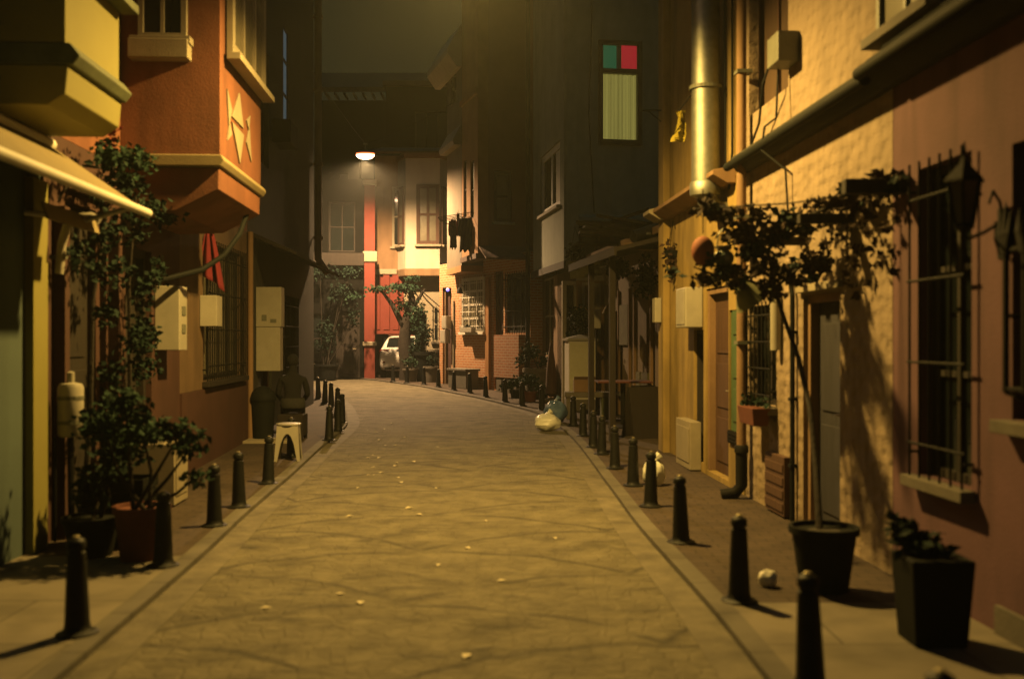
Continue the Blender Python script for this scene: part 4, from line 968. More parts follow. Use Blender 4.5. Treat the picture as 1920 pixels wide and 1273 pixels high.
for k in range(6): leaf_cloud(m, rnd, (.15+rnd.uniform(0,.3), -.3+.12*k, .30+rnd.uniform(-.05,.12)), (.1,.1,.06), 16, .04)
m.build('flower', LEAFF, t, clean=False)
m = MB(); m.tube([(.0,-.2,-.3),(.1,.1,.05),(.2,.6,.1)], .015, 6); m.build('stem', BARK, t)
# pale pipe and pale wall drum near the yellow strip
t = thing('bent_pale_pipe', 'bent pale plastic pipe at the top of the yellow corner strip', 'pipe', (-3.58,8.05,2.5))
m = MB(); m.tube([(-.08,0,-.32),(-.06,0,-.08),(-.02,0,.06),(.06,.02,.14),(.16,.05,.15),(.22,.06,.11)], .035, 10); m.build('pipe', WHITEB, t, smooth=True)
m = MB(); m.box(-.15,-.02,-.02,.02,-.2,-.17); m.build('pipe_clip', GREYM, t)
t = thing('wall_drum', 'pale ribbed drum mounted beside the yellow corner strip at knee height', 'water meter', (-3.60,8.12,.86))
m = MB(); m.lathe([(.02,0),(.085,.0),(.10,.02),(.10,.40),(.085,.43),(.03,.44),(.03,.52),(.01,.53)], (0,0,0), 16); m.build('drum', WHITEB, t, smooth=True)
m = MB(); m.tube([(.0,0,0),(0,0,-.25),(0,.02,-.86)], .025, 8); m.tube([(-.09,-.08,0),(-.09,-.08,-.84)], .012, 6); m.build('pipe', IRON, t); 
m = MB(); m.lathe([(.103,.10),(.103,.13)], (0,0,0), 16, cap=False); m.lathe([(.103,.30),(.103,.33)], (0,0,0), 16, cap=False); m.build('band', GREYM, t)
# red flag
t = thing('flag', 'limp red flag hanging from a short pole by the barred left window', 'flag', W(392,430,13.0))
m = MB(); nx, nz = 16, 10
for j in range(nz+1):
    for i in range(nx+1):
        u, v = i/nx, j/nz
        wdt = .10+.26*v**.8; x = (u-.5)*wdt + .06*v*math.sin(u*3); y = .05*math.sin(u*14)*(.3+v); z = -.04-.78*v*(1-.34*(1-u)*v) 
        m.v.append((x, y, z))
m.f = [(j*(nx+1)+i, j*(nx+1)+i+1, (j+1)*(nx+1)+i+1, (j+1)*(nx+1)+i) for j in range(nz) for i in range(nx)]
c = m.build('cloth', CLOTHR, t, smooth=True, clean=False); sm = c.modifiers.new('solid','SOLIDIFY'); sm.thickness = .004
m = MB(); m.tube([(-.25,.15,.12),(.02,0,-.02),(.08,-.05,-.06)], .012, 6); m.build('pole', WOODB, t)

# ------------------------------------------------------------------ white plastic stool and sitting person
def stool():
    t = thing('stool', 'white plastic stool with arched legs on the left pavement', 'stool', G(541,862))
    h = .50; m = MB()
    m.lathe([(.155,h-.03),(.165,h-.02),(.165,h-.005),(.15,h)], (0,0,0), 4*6); m.build('seat', WHITEB, t, smooth=True)
    for k in range(4):
        a = k*math.pi/2+.1; ca, sa = math.cos(a), math.sin(a)
        pr = [(.135,-.135),(.17,-.17)]
        m = MB(); n = 9
        for j in range(n+1):                       # one arched panel: legs at both edges joined under the seat
            x = -1+2*j/n; arch = (h-.13)*math.sqrt(max(0,1-(x/.72)**2)) if abs(x) < .72 else 0
            for z in (arch, h-.03):
                rr = .17-.035*z/h; p_ = Vector((rr, x*rr, z)); m.v.append((p_.x*ca-p_.y*sa, p_.x*sa+p_.y*ca, z))
        m.f = [(2*j, 2*j+2, 2*j+3, 2*j+1) for j in range(n)]
        o = m.build('leg_panel', WHITEB, t); q = o.modifiers.new('solid','SOLIDIFY'); q.thickness = .012
    return t
stool()
def skin(name, joints, edges, mat, parent, root=0, sub=2):
    me = bpy.data.meshes.new(name); me.from_pydata([j[0] for j in joints], edges, []); me.materials.append(mat)
    o = bpy.data.objects.new(name, me); COL.objects.link(o); o.parent = parent
    bm = bmesh.new(); bm.from_mesh(me); L = bm.verts.layers.skin.verify(); bm.verts.ensure_lookup_table()
    for i, v in enumerate(bm.verts):
        r_ = joints[i][1]; v[L].radius = r_ if isinstance(r_, tuple) else (r_, r_); v[L].use_root = (i == root)
    bm.to_mesh(me); bm.free()
    k = o.modifiers.new('skin','SKIN'); k.use_smooth_shade = True; k.branch_smoothing = .6
    s_ = o.modifiers.new('sub','SUBSURF'); s_.levels = sub; s_.render_levels = sub
    return o
def sitting_person(loc, rz):
    t = thing('person', 'person in dark clothes sitting with back to the camera beyond the white stool', 'person', loc, rz)
    J = [((0,0,.50),(.16,.12)), ((0,.02,.66),(.15,.11)), ((0,.05,.84),(.17,.115)), ((0,.06,.97),(.14,.10)), ((0,.08,1.06),.055), ((0,.10,1.14),.06), ((0,.115,1.21),(.082,.095)), ((0,.11,1.28),(.070,.080))]
    E = [(0,1),(1,2),(2,3),(3,4),(4,5),(5,6),(6,7)]
    for s_ in (-1,1):
        b = len(J); J += [((.18*s_,.06,.96),.062), ((.235*s_,.10,.72),.050), ((.17*s_,.34,.60),.038), ((.14*s_,.40,.59),.030)]; E += [(3,b),(b,b+1),(b+1,b+2),(b+2,b+3)]
        for q,(dx,ln) in enumerate(((-.024,.075),(-.008,.085),(.008,.08),(.024,.065))):
            n = len(J); J += [((.13*s_+dx,.44,.585),.012), ((.125*s_+dx,.44+ln*.5,.575),.009), ((.125*s_+dx,.44+ln*.8,.555),.008)]; E += [(b+3,n),(n,n+1),(n+1,n+2)]
        n = len(J); J += [((.105*s_,.41,.58),.012), ((.085*s_,.445,.575),.010)]; E += [(b+3,n),(n,n+1)]
        b = len(J); J += [((.10*s_,.03,.48),.095), ((.14*s_,.42,.50),.066), ((.15*s_,.44,.26),.052), ((.15*s_,.43,.07),.040), ((.155*s_,.50,.035),.038), ((.16*s_,.60,.025),.030)]
        E += [(0,b),(b,b+1),(b+1,b+2),(b+2,b+3),(b+3,b+4),(b+4,b+5)]
    skin('body', J, E, CLOTHK, t)
    m = MB(); m.blob((0,.105,1.255), .092, .105, .105, 16, 10, .03, 4); m.build('hair', CLOTHK, t, smooth=True)
    m = MB(); m.lathe([(.185,.50),(.20,.52),(.195,.60),(.18,.66)], (0,.01,0), 20, sy=.72, cap=False); m.build('jacket_hem', M('grey_hem',(.035,.035,.03),.9,.3,20,.1), t, smooth=True)
    m = MB(); m.blob((0,.21,1.21), .012, .022, .022, 8, 6); m.build('nose', M('skin',(.35,.2,.13),.6,.1,5,.05), t, smooth=True)
    return t
P0 = Vector((-3.50,15.9,zg(15.9)))
sitting_person(P0, R(12))
t = thing('seat_box', 'low dark crate that the person in dark clothes sits on', 'crate', (P0.x,P0.y,P0.z))
m = MB(); m.box(-.2,.2,-.19,.19,.06,.405); m.build('crate', WOODK, t, bevel=.012)
for x in (-.17,.17):
    for y in (-.16,.16): MB().box(x-.025,x+.025,y-.025,y+.025,0,.06).build('foot', WOODK, t)
t = thing('dustbin', 'round topped dark bin beside the sitting person and the pale meter cabinet', 'dustbin', (-3.95,15.8,zg(15.8)))
m = MB(); m.lathe([(.16,0),(.19,.62),(.19,.63)], (0,0,0), 18); m.build('bin', PLASTK, t, smooth=True)
m = MB(); m.lathe([(.21,.63),(.21,.67),(.18,.76),(.10,.83),(.02,.86)], (0,0,0), 18); m.build('lid', PLASTK, t, smooth=True)

# ------------------------------------------------------------------ right foreground
p = G(1545,1104)
t = thing('tall_flower_pot', 'big black tapered flower pot standing before the dark blue door', 'flower pot', p)
m = MB(); m.lathe([(.155,0),(.205,.36),(.205,.37),(.228,.375),(.228,.42),(.205,.42),(.20,.39)], (0,0,0), 24); m.build('pot', PLASTK, t, smooth=True); MB().lathe([(.2,.385),(.01,.395)], (0,0,0), 16).build('soil', EARTH, t)
# grape vine rooted in that pot
t = thing('grape_vine', 'brown leaved grape vine trained over the beams between blue door and steel flue', 'vine', p)
tr = [p+Vector((-.02,.03,.38)), W(1530,880,6.9), W(1518,760,7.3), W(1497,670,7.9), W(1468,590,8.0), W(1452,540,8.05), W(1440,470,8.05)]
m = MB(); m.tube([q-p for q in tr], [.026,.022,.02,.02,.018,.016,.012], 8); 
arm1 = [W(1440,470,8.05), W(1400,430,8.05), W(1340,400,8.0), W(1300,388,7.95)]; arm2 = [W(1440,470,8.05), W(1480,420,8.0), W(1560,385,7.7), W(1640,352,7.0), W(1682,345,6.8)]
arm3 = [W(1452,540,8.05), W(1400,525,8.1), W(1340,515,8.1), W(1300,500,8.1)]; arm4 = [W(1452,540,8.05), W(1500,500,8.0), W(1535,478,7.9)]
for a in (arm1,arm2,arm3,arm4): m.tube([q-p for q in a], [.014]*(len(a)-1)+[.006], 6)
m.build('trunk', BARK, t, smooth=True)
m = MB(); g2 = MB(); rnd = random.Random(31)
def along(path, k):
    x = k*(len(path)-1); i = min(int(x), len(path)-2); return path[i].lerp(path[i+1], x-i)
for path, n, rad, per in ((arm1,14,.10,20),(arm2,30,.075,20),(arm3,14,.09,22),(arm4,14,.06,15)):
    for i in range(n):
        c = along(path, (i+rnd.random())/n) + Vector((rnd.gauss(.02,.07), rnd.gauss(0,.14), rnd.gauss(-.01,.04)))
        leaf_cloud(m if rnd.random() < .82 else g2, rnd, c-p, (rad*1.2,rad*1.7,rad*.6), int(per*rnd.uniform(.4,1.4)), .062, .35)
for px,py,yy,n in ((1405,470,8.1,70),(1430,500,8.0,80),(1385,440,8.1,55),(1370,505,8.2,60),(1330,490,8.1,40),(1360,400,8.0,50),(1475,405,8.0,50),(1420,395,8.0,45),(1445,440,8.0,50),(1520,390,8.0,35),(1600,365,7.3,30),(1560,380,7.7,30),(1490,500,8.3,40),(1525,482,8.0,25)):
    leaf_cloud(m if rnd.random() < .6 else g2, rnd, W(px,py,yy)-p, (.15,.26,.08), n, .062, .35)
for px,py,yy,ln in ((1620,362,7.2,.5),(1575,384,7.6,.6),(1540,392,7.9,.45),(1660,352,6.95,.55),(1500,410,8.3,.4),(1600,372,7.4,.7)):   # trailing strands
    q_ = W(px,py,yy)+Vector((.06,0,0))
    for k in range(9): leaf_cloud(m, rnd, q_-p+Vector((rnd.gauss(0,.03),rnd.gauss(0,.04),-ln*k/8)), (.05,.06,.05), 5, .055, .7)
m.build('foliage', LEAFR, t, clean=False); g2.build('foliage', LEAFD, t, clean=False)
t = thing('vine_beams', 'row of dark wooden beam stubs and wires carrying the grape vine on the cream wall', 'pergola', (xr(7.5),7.5,2.6))
for (px0,px1,py,hh) in ((1636,1697,350,.10),(1556,1599,410,.075),(1486,1512,452,.07)):
    fa = PINKH if px0 > 1630 else CREAMH
    a,z = fa.front.hit(px1,py); q = fa.e.matrix_basis @ Vector(fa.front.pt(a,0,z)); q0 = q - t.location
    MB().box(q0.x-.42,q0.x+.0,q0.y-.045,q0.y+.045,q0.z-hh/2,q0.z+hh/2).build('beam', WOODK, t, bevel=.006)
m = MB()
for pa,pb in ((W(1690,352,6.85),W(1298,392,7.95)),(W(1600,412,7.7),W(1296,470,8.1))): m.tube([pa-t.location,(pa+pb)/2-t.location-Vector((0,0,.03)),pb-t.location], .006, 5)
m.build('wire', IRON, t)
# things hanging by the flue
t = thing('steel_pot', 'shiny round steel pot hanging among the vine leaves below the flue', 'pot', W(1357,484,8.15))
m = MB(); m.blob((0,0,0), .085, .085, .075, 18, 10); m.lathe([(.06,.07),(.065,.10),(.055,.10)], (0,0,0), 16); m.build('body', STEEL, t, smooth=True); m = MB(); m.tube([(-.06,0,.08),(-.04,0,.2),(0,0,.25),(.04,0,.2),(.06,0,.08)], .006, 6); m.build('handle', STEEL, t)
t = thing('paper_lantern', 'round terracotta orange lantern hanging left of the steel pot', 'lantern', W(1318,470,8.1))
m = MB(); m.blob((0,0,0), .095, .095, .12, 18, 12); m.build('shade', M('orange_paper',(.5,.15,.07),.8,.15,6,.1), t, smooth=True); m = MB(); m.tube([(0,0,.14),(0,0,.5)], .005, 5); m.build('cord', IRON, t)
t = thing('hanging_lamp_shade', 'pale green cone lamp shade hanging under the vine', 'lamp shade', W(1388,527,8.3))
m = MB(); m.lathe([(.026,.02),(.045,.0),(.175,-.2),(.166,-.2),(.035,-.02)], (0,0,0), 24); q = m.build('shade', M('pale_green_enamel',(.38,.40,.22),.5,.1,4,.05), t, smooth=True); q.rotation_euler = (R(8), R(-38), 0)
m = MB(); m.tube([(0,0,0),(.02,0,.3)], .008, 6); m.build('cord', IRON, t)
t = thing('yellow_streamer', 'bright yellow plastic streamer tied beside the steel flue', 'streamer', W(1276,240,11.6))
m = MB(); rnd = random.Random(8); nz = 14
for j in range(nz+1):
    v = j/nz
    for i in range(7): m.v.append(((i/6-.5)*.13*(1-.5*math.sin(v*4))+.03*math.sin(v*5+i), .04*math.sin(i*2+v*9), .2-.36*v))
m.f = [(j*7+i, j*7+i+1, j*7+i+8, j*7+i+7) for j in range(nz) for i in range(6)]
m.build('sheet', YCLOTH, t, clean=False); m = MB(); m.tube([(-.02,0,.2),(.12,.0,.38)], .008, 5); m.build('string', IRON, t)
t = thing('wall_bracket', 'thin iron clothes bracket sticking out left of the yellow corner', 'bracket', W(1240,207,14.4))
m = MB(); m.tube([(-.28,0,0),(.0,0,.0),(.30,0,.01)], .014, 6); m.tube([(-.2,0,0),(.05,.02,-.2)], .009, 6); m.build('rod', IRON, t)
# wall lantern on the pink house
q = PINKH.e.matrix_basis @ Vector(PINKH.front.pt(PINKH.front.hit(1882,430)[0], 0, PINKH.front.hit(1882,430)[1]))
Lc = W(1808,352,5.28)
t = thing('wall_lantern', 'black iron wall lantern on a curled bracket beside the dark pink wall window', 'wall lantern', Lc)
m = MB(); m.lathe([(.004,.245),(.012,.20),(.008,.17),(.018,.15),(.03,.125),(.105,.045),(.11,.03),(.09,.03)], (0,0,0), 6); m.build('roof', IRON, t)
m = MB()
for k in range(6):
    a = k*math.pi/3; m.tube([(.088*math.cos(a),.088*math.sin(a),.03),(.05*math.cos(a),.05*math.sin(a),-.19)], .007, 5)
m.lathe([(.055,-.19),(.055,-.21),(.02,-.235),(.012,-.26)], (0,0,0), 6); m.build('cage', IRON, t)
m = MB(); m.lathe([(.082,.028),(.046,-.188)], (0,0,0), 6, cap=False); m.build('glass', glass('dusty_lantern_glass',(.10,.07,.05),.2), t)
d = q-Lc; m = MB(); m.tube([(0,0,-.255), (.02,.0,-.27), d*.5+Vector((0,0,-.25*.5)), d*.8+Vector((0,0,-.02)), d], .010, 6)
m.tube([d+Vector((0,0,.02)), d*.9+Vector((0,0,.13)), d*.72+Vector((0,0,.15)), d*.62+Vector((0,0,.06))], .009, 6)
m.tube([d*.8, d*.78+Vector((0,0,-.10)), d*.9+Vector((0,0,-.16)), d+Vector((0,0,-.1))], .009, 6); m.build('bracket', IRON, t)
MB().box(d.x-.012,d.x+.002,d.y-.05,d.y+.05,d.z-.16,d.z+.12).build('wall_plate', IRON, t)
# spiked iron bars before the next window
def onpink(px, py, off):
    a,z = PINKH.front.hit(px,py,off); return PINKH.e.matrix_basis @ Vector(PINKH.front.pt(a,off,z))
b0 = onpink(1886,735,.14)
t = thing('spiked_grille', 'spiked black iron grille standing off the pink wall at the right edge', 'window grille', b0)
m = MB(); ht = onpink(1880,450,.14).z-b0.z
for k in range(5):
    y = -.18*k; x = .0536*.18*k
    m.tube([(x,y,0),(x,y,ht)], .017, 6)
    for s_ in (-1,0,1): m.tube([(x,y+.01*s_,ht-.08),(x,y+.045*s_,ht+.03),(x,y+.055*s_,ht+.20-.05*abs(s_))], [.024,.028,.003], 6)
m.tube([(0,0,0),(.04,-.1,-.03),(.06,-.16,.01),(.04,-.2,.04)], .012, 6); m.tube([(0,.02,.02),(.04,-.74,.02)], .013, 6); m.tube([(0,.02,ht*.93),(.04,-.74,ht*.93)], .013, 6); m.build('bar', IRON, t)
m = MB(); m.tube([(0,0,ht*.5),(.14,0,ht*.5)], .012, 6); m.tube([(.02,-.36,ht*.5),(.16,-.36,ht*.5)], .012, 6); m.build('wall_tie', IRON, t)
# dark planter with strap leaves
p = Vector((2.30,5.45,0))
t = thing('square_planter', 'dark square planter with a low dark clump of leaves against the pink wall', 'planter', p)
m = MB(); m.hexa([(-.14,-.13,0),(.14,-.13,0),(.14,.13,0),(-.14,.13,0),(-.17,-.16,.47),(.17,-.16,.47),(.17,.16,.47),(-.17,.16,.47)]); m.build('box', PLASTK, t, bevel=.01)
m = MB(); rnd = random.Random(14)
leaf_cloud(m, rnd, (-.05,.02,.52), (.17,.16,.10), 150, .06, .3); leaf_cloud(m, rnd, (-.12,.10,.60), (.10,.10,.09), 60, .06, .3)
m.build('leaf_tuft', LEAFD, t, clean=False)
# litter
def bag(name, label, loc, r, mat, seed, knot=True, cat='rubbish bag'):
    t = thing(name, label, cat, loc); m = MB(); m.blob((0,0,r[2]*.93), r[0], r[1], r[2], 22, 14, .10, seed); m.build('sack', mat, t, smooth=True)
    if knot: m = MB(); m.tube([(0,0,r[2]*1.75),(.02,0,r[2]*2.0),(.07,.01,r[2]*2.3)], [.06,.025,.055], 8); m.build('knot', mat, t, smooth=True)
    return t
bag('rubbish_bag', 'pale yellow rubbish bag slumped on the right kerb edge', G(1026,803)+Vector((0,0,-.03)), (.23,.19,.15), BAGY, 2)
bag('rubbish_bag', 'blue rubbish bag behind the pale yellow one', G(1040,793)+Vector((.02,.15,0)), (.22,.2,.21), BAGB, 5)
bag('yellow_bag', 'small yellow bag behind a bollard on the right pavement', G(1226,910), (.13,.11,.15), BAGY, 7, cat='bag')
bag('crumpled_bag', 'white crumpled bag lying on the pavement left of the big black pot', G(1440,1099), (.062,.058,.058), BAGW, 9, knot=False, cat='litter')
lt = M('pale_leaf_litter', (1.4,1.25,.85), .7, .2, 8, 0)
m = MB(); m.v = [(-.045,0,.002),(0,-.028,.012),(.05,0,.004),(0,.028,.012),(0,0,.005)]; m.f = [(0,1,4),(1,2,4),(2,3,4),(3,0,4)]; base = m.build('dry_leaf', lt, clean=False); rnd = random.Random(44)
spots = [(690,853),(711,853),(700,870),(690,884),(744,862),(742,868),(746,889),(752,898),(700,884),(715,880),(671,908),(767,945),(785,957),(910,968),(876,1018),(822,1049),(637,1102),(676,1118),(498,1128),(875,1216),(720,800),(735,790),(760,783),(820,833),(712,820),(722,830),(742,830),(818,908),(690,802),(705,806),(775,860),(700,848),(1040,1000),(655,960),(940,1078),(760,815)]
for i,(px,py) in enumerate(spots):
    o = base if i == 0 else base.copy()
    if i: COL.objects.link(o)
    q = G(px,py); k = rnd.uniform(.55,1.15); q = q*1.0; o.location = (q.x,q.y,zg(q.y)-KH+.003); o.rotation_euler = (0,0,rnd.uniform(0,6)); o.scale = (k,k,k)
    tag(o, 'small pale dry leaf lying on the road surface', 'leaf', 'dry leaves scattered on the road')

# ------------------------------------------------------------------ middle right: cabinet, table, boards, plants
p = Vector((1.45,21.2,zg(21.2)))
t = thing('utility_cabinet', 'pale utility cabinet with a pitched cap on the right pavement', 'utility cabinet', p, R(10))
m = MB(); m.box(-.30,.30,-.22,.22,.0,.24); m.build('plinth', CONC, t, bevel=.01)
m = MB(); m.box(-.29,.29,-.21,.21,.243,1.48); m.build('body', WHITE, t, bevel=.008)
m = MB(); m.box(-.27,.27,-.222,-.211,.28,1.44); dd_ = m.build('door', M('olive_cabinet_door',(1.3,1.25,.85),.6,.12,3,.05), t, bevel=.004); MB().box(.18,.20,-.24,-.223,.8,.95).build('handle', IRON, dd_)
m = MB(); m.hexa([(-.33,-.25,1.483),(.33,-.25,1.483),(.33,.25,1.483),(-.33,.25,1.483),(-.33,-.25,1.53),(.33,-.25,1.53),(.33,.25,1.53),(-.33,.25,1.53)]); m.add([(-.33,-.25,1.531),(.33,-.25,1.531),(.33,.25,1.531),(-.33,.25,1.531),(0,0,1.62)],[(0,1,4),(1,2,4),(2,3,4),(3,0,4)]); m.build('cap', WHITEB, t)
potted('clipped_bush', 'dark round clipped bush in a tub behind the utility cabinet', (1.42,21.68,zg(21.68)), .5, .16, .19, PLASTK, LEAFD, [((.12,0,1.95),(.40,.35,.38),900),((-.05,0,1.5),(.3,.3,.3),400),((.2,0,1.2),(.25,.25,.3),160)], .06, 51)
t = thing('round_table', 'small reddish topped pedestal table outside the brown shop', 'table', (1.98,17.75,zg(17.75)))
m = MB(); m.box(-.48,.48,-.36,.36,.80,.83); m.build('table_top', TERRA, t, bevel=.008)
m = MB(); m.tube([(0,0,.04),(0,0,.80)], .045, 10); m.build('pedestal', IRON, t, smooth=True)
m = MB(); m.lathe([(.27,0),(.27,.015),(.08,.05)], (0,0,0), 20); m.build('base', IRON, t, smooth=True)
t = thing('menu_board', 'dark folding board leaning open beside the pedestal table', 'signboard', (2.12,16.2,zg(16.2)), R(20))
for s_,nm in ((-1,'front_panel'),(1,'rear_panel')):
    m = MB(); m.hexa([(-.26,.22*s_-.012,0),(.26,.22*s_-.012,0),(.26,.22*s_+.012,0),(-.26,.22*s_+.012,0),(-.26,.02*s_-.012,.82),(.26,.02*s_-.012,.82),(.26,.02*s_+.012,.82),(-.26,.02*s_+.012,.82)]); m.build(nm, WOODK, t)
m = MB(); m.tube([(-.2,0,.83),(.2,0,.83)], .012, 6); m.build('hinge', IRON, t)
t = thing('stone_bench', 'low stone bench slab between utility cabinet and pedestal table', 'bench', (1.52,19.4,zg(19.4)))
m = MB(); m.box(-.5,.42,-.2,.2,.42,.52); m.build('seat', CONC, t, bevel=.012)
for x in (-.38,.30): MB().box(x-.09,x+.09,-.17,.17,0,.417).build('block', TRIMG if x>0 else CONC, t)
t = thing('cardboard_boxes', 'pale cardboard box standing on the stone bench', 'box', (1.50,19.4,zg(19.4)+.522)); m = MB(); m.box(-.3,.12,-.15,.13,0,.24); m.build('box', TAN, t, bevel=.005); m=MB(); m.hexa([(-.3,-.15,.241),(.12,-.15,.241),(.12,-.14,.244),(-.3,-.14,.244),(-.3,-.22,.30),(.12,-.22,.30),(.12,-.21,.303),(-.3,-.21,.303)]); m.build('flap', TAN, t)
t = thing('folded_parasol', 'folded brown parasol leaning beside the utility cabinet', 'parasol', (.93,23.6,zg(23.6)))
m = MB(); m.lathe([(.05,.12),(.14,.2),(.12,.7),(.05,1.25),(.02,1.4)], (0,0,0), 12); m.build('canopy', WOODB, t, smooth=True); m = MB(); m.tube([(0,0,0),(0,0,1.46)], .018, 8); m.build('pole', TAN, t)
m = MB(); m.lathe([(.2,0),(.2,.06),(.05,.1)], (0,0,0), 16); m.build('base', CONC, t, smooth=True)
potted('tub_plant', 'grey tub with a sprawling green plant in front of the olive house', (.62,24.6,zg(24.6)), .75, .26, .34, CONC, LEAFG, [((-.15,0,1.15),(.34,.3,.26),260),((.2,0,.95),(.25,.25,.2),120),((-.4,-.1,.95),(.2,.2,.2),70)], .07, 52)
potted('low_leafy_plant', 'low green leafy plant by the right kerb bollards', (.42,23.7,zg(23.7)), .24, .14, .18, TERRA, LEAFG, [((0,0,.5),(.36,.3,.22),260),((-.4,.1,.42),(.25,.2,.16),120),((.25,0,.3),(.2,.2,.2),90)], .065, 53)
potted('spreading_plant', 'spreading pale green plant beneath the brick panel', (.12,24.9,zg(24.9)), .2, .14, .18, PLASTK, LEAFG, [((0,0,.4),(.3,.25,.18),160),((-.3,0,.3),(.2,.2,.12),80)], .06, 54)
# canopy clutter at the brown shop
def hang(name, label, px, py, yy, n, rad, seed, mat=LEAFD):
    t = thing(name, label, 'hanging plant', W(px,py,yy)); m = MB(); m.lathe([(.06,-.12),(.13,-.02),(.14,0)], (0,0,0), 14); m.build('pot', PLASTK, t, smooth=True)
    m = MB(); leaf_cloud(m, random.Random(seed), (0,0,-.12), rad, n, .07, .6); m.build('foliage', mat, t, clean=False)
    m = MB()
    for k in range(3): m.tube([(.13*math.cos(k*2.1),.13*math.sin(k*2.1),0),(0,0,.42)], .004, 4)
    m.build('cord', IRON, t)
hang('hanging_plant', 'large dark plant hanging from the shop canopy beside the yellow corner', 1212, 505, 16.6, 420, (.25,.25,.42), 61)
hang('hanging_plant', 'dark plant hanging over the shop window left of the canopy post', 1160, 490, 18.6, 300, (.32,.25,.26), 62)
hang('hanging_plant', 'small trailing plant hanging at the far end of the shop canopy', 1078, 462, 21.0, 200, (.25,.2,.2), 63)
hang('hanging_plant', 'reddish trailing plant hanging along the yellow corner pilaster', 1262, 470, 13.9, 150, (.16,.16,.38), 64, LEAFR)
t = thing('canopy_boards', 'bundle of dark boards lying on the shop canopy', 'boards', W(1150,440,18.2)); rnd = random.Random(9)
for k in range(7):
    m = MB(); m.box(-.6+rnd.uniform(-.2,.2),.6+rnd.uniform(-.2,.3),-.09,.09,-.03,.02); o = m.build('board', WOODK, t); o.location = (rnd.uniform(-.2,.3), rnd.uniform(-.5,.5), .06*k-.12); o.rotation_euler = (rnd.uniform(-.2,.2), rnd.uniform(-.35,.25), rnd.uniform(-.4,.6))
t = thing('dark_roll', 'dark rolled mat jutting from the shop roof edge', 'rolled mat', W(1212,437,16.3)); m = MB(); m.tube([(-.22,0,-.06),(.20,.25,.10)], .10, 12); m.build('mat', RUBBER, t, smooth=True); m = MB(); m.lathe([(.105,-.02),(.105,.02)], (0,0.12,.0), 10, cap=False); m.build('strap', GREYM, t)
t = thing('roof_sheet', 'pale tan sheet sagging over the shop roof edge', 'roof sheet', W(1205,465,16.2)); m = MB()
for j in range(7):
    for i in range(13): m.v.append((-.32+.07*i, .10*j-.2, .03*math.sin(i*.9)+.05*math.cos(j*.9+i*.3)+.02*j))
m.f = [(j*13+i,j*13+i+1,j*13+i+14,j*13+i+13) for j in range(6) for i in range(12)]; o = m.build('sheet', TAN, t, clean=False); sm = o.modifiers.new('solid','SOLIDIFY'); sm.thickness = .015
m = MB(); m.tube([(-.3,-.2,-.02),(.5,-.2,-.02)], .015, 6); m.build('edge_bar', WOODK, t)
t = thing('canvas_panel', 'dull olive canvas panel hanging in front of the frieze of the olive house', 'canvas panel', W(1098,505,20.2)); m = MB()
for j in range(5):
    for i in range(9): m.v.append((-.32+.085*i, .03*math.sin(i*1.1+j), .16-.09*j*(1-.25*i/8)))
m.f = [(j*9+i,j*9+i+1,j*9+i+10,j*9+i+9) for j in range(4) for i in range(8)]; o = m.build('canvas', M('olive_canvas',(.30,.27,.13),.9,.2,4,.1), t, clean=False); o.modifiers.new('solid','SOLIDIFY').thickness = .008
m = MB(); m.tube([(-.36,0,.17),(.40,0,.17)], .014, 6); m.build('rail', WOODB, t)
t = thing('pennant', 'pale triangular cloth hanging from the canopy near the clipped bush', 'cloth', W(1137,505,19.0)); m = MB(); m.v = [(-.12,0,.05),(.05,.02,.08),(.10,.0,-.05),(.16,.02,-.44),(-.02,.01,-.26)]; m.f = [(0,4,2,1),(4,3,2)]; o = m.build('cloth', CLOTHW, t, clean=False); o.modifiers.new('solid','SOLIDIFY').thickness = .006
m = MB(); m.tube([(-.03,.01,.06),(-.02,.01,.2)], .004, 4); m.build('string', IRON, t)
t = thing('wall_lamp_shade', 'pale unlit fabric lamp shade hanging under the shop canopy', 'lamp shade', W(1142,582,18.9)); m = MB(); m.lathe([(.06,.10),(.14,-.06),(.135,-.06),(.055,.09)], (0,0,0), 18); m.build('shade', YELLOW, t, smooth=True); m = MB(); m.tube([(0,0,.1),(0,0,.9)], .006, 5); m.build('cord', IRON, t)
t = thing('pale_gas_box', 'pale rounded meter box on the post left of the shop window', 'meter box', W(1118,598,19.8)); m = MB(); m.box(-.09,.09,-.06,.06,-.19,.19); m.build('box', WHITEB, t, bevel=.02); m = MB(); m.box(-.065,.065,-.066,-.061,-.15,.15); m.build('lid', WHITEB, t); m = MB(); m.tube([(0,0,-.19),(0,0,-1.9)], .018, 6); m.build('pipe', IRON, t)
t = thing('pale_sack', 'pale sack leaning by the foot of the pedestal table', 'sack', (2.25,17.2,zg(17.2))); m = MB(); m.blob((0,0,.22),.11,.1,.23,14,10,.08,3); m.build('sack', TAN, t, smooth=True); m = MB(); m.lathe([(.03,.42),(.05,.5)],(0,0,0),10); m.build('neck', TAN, t)

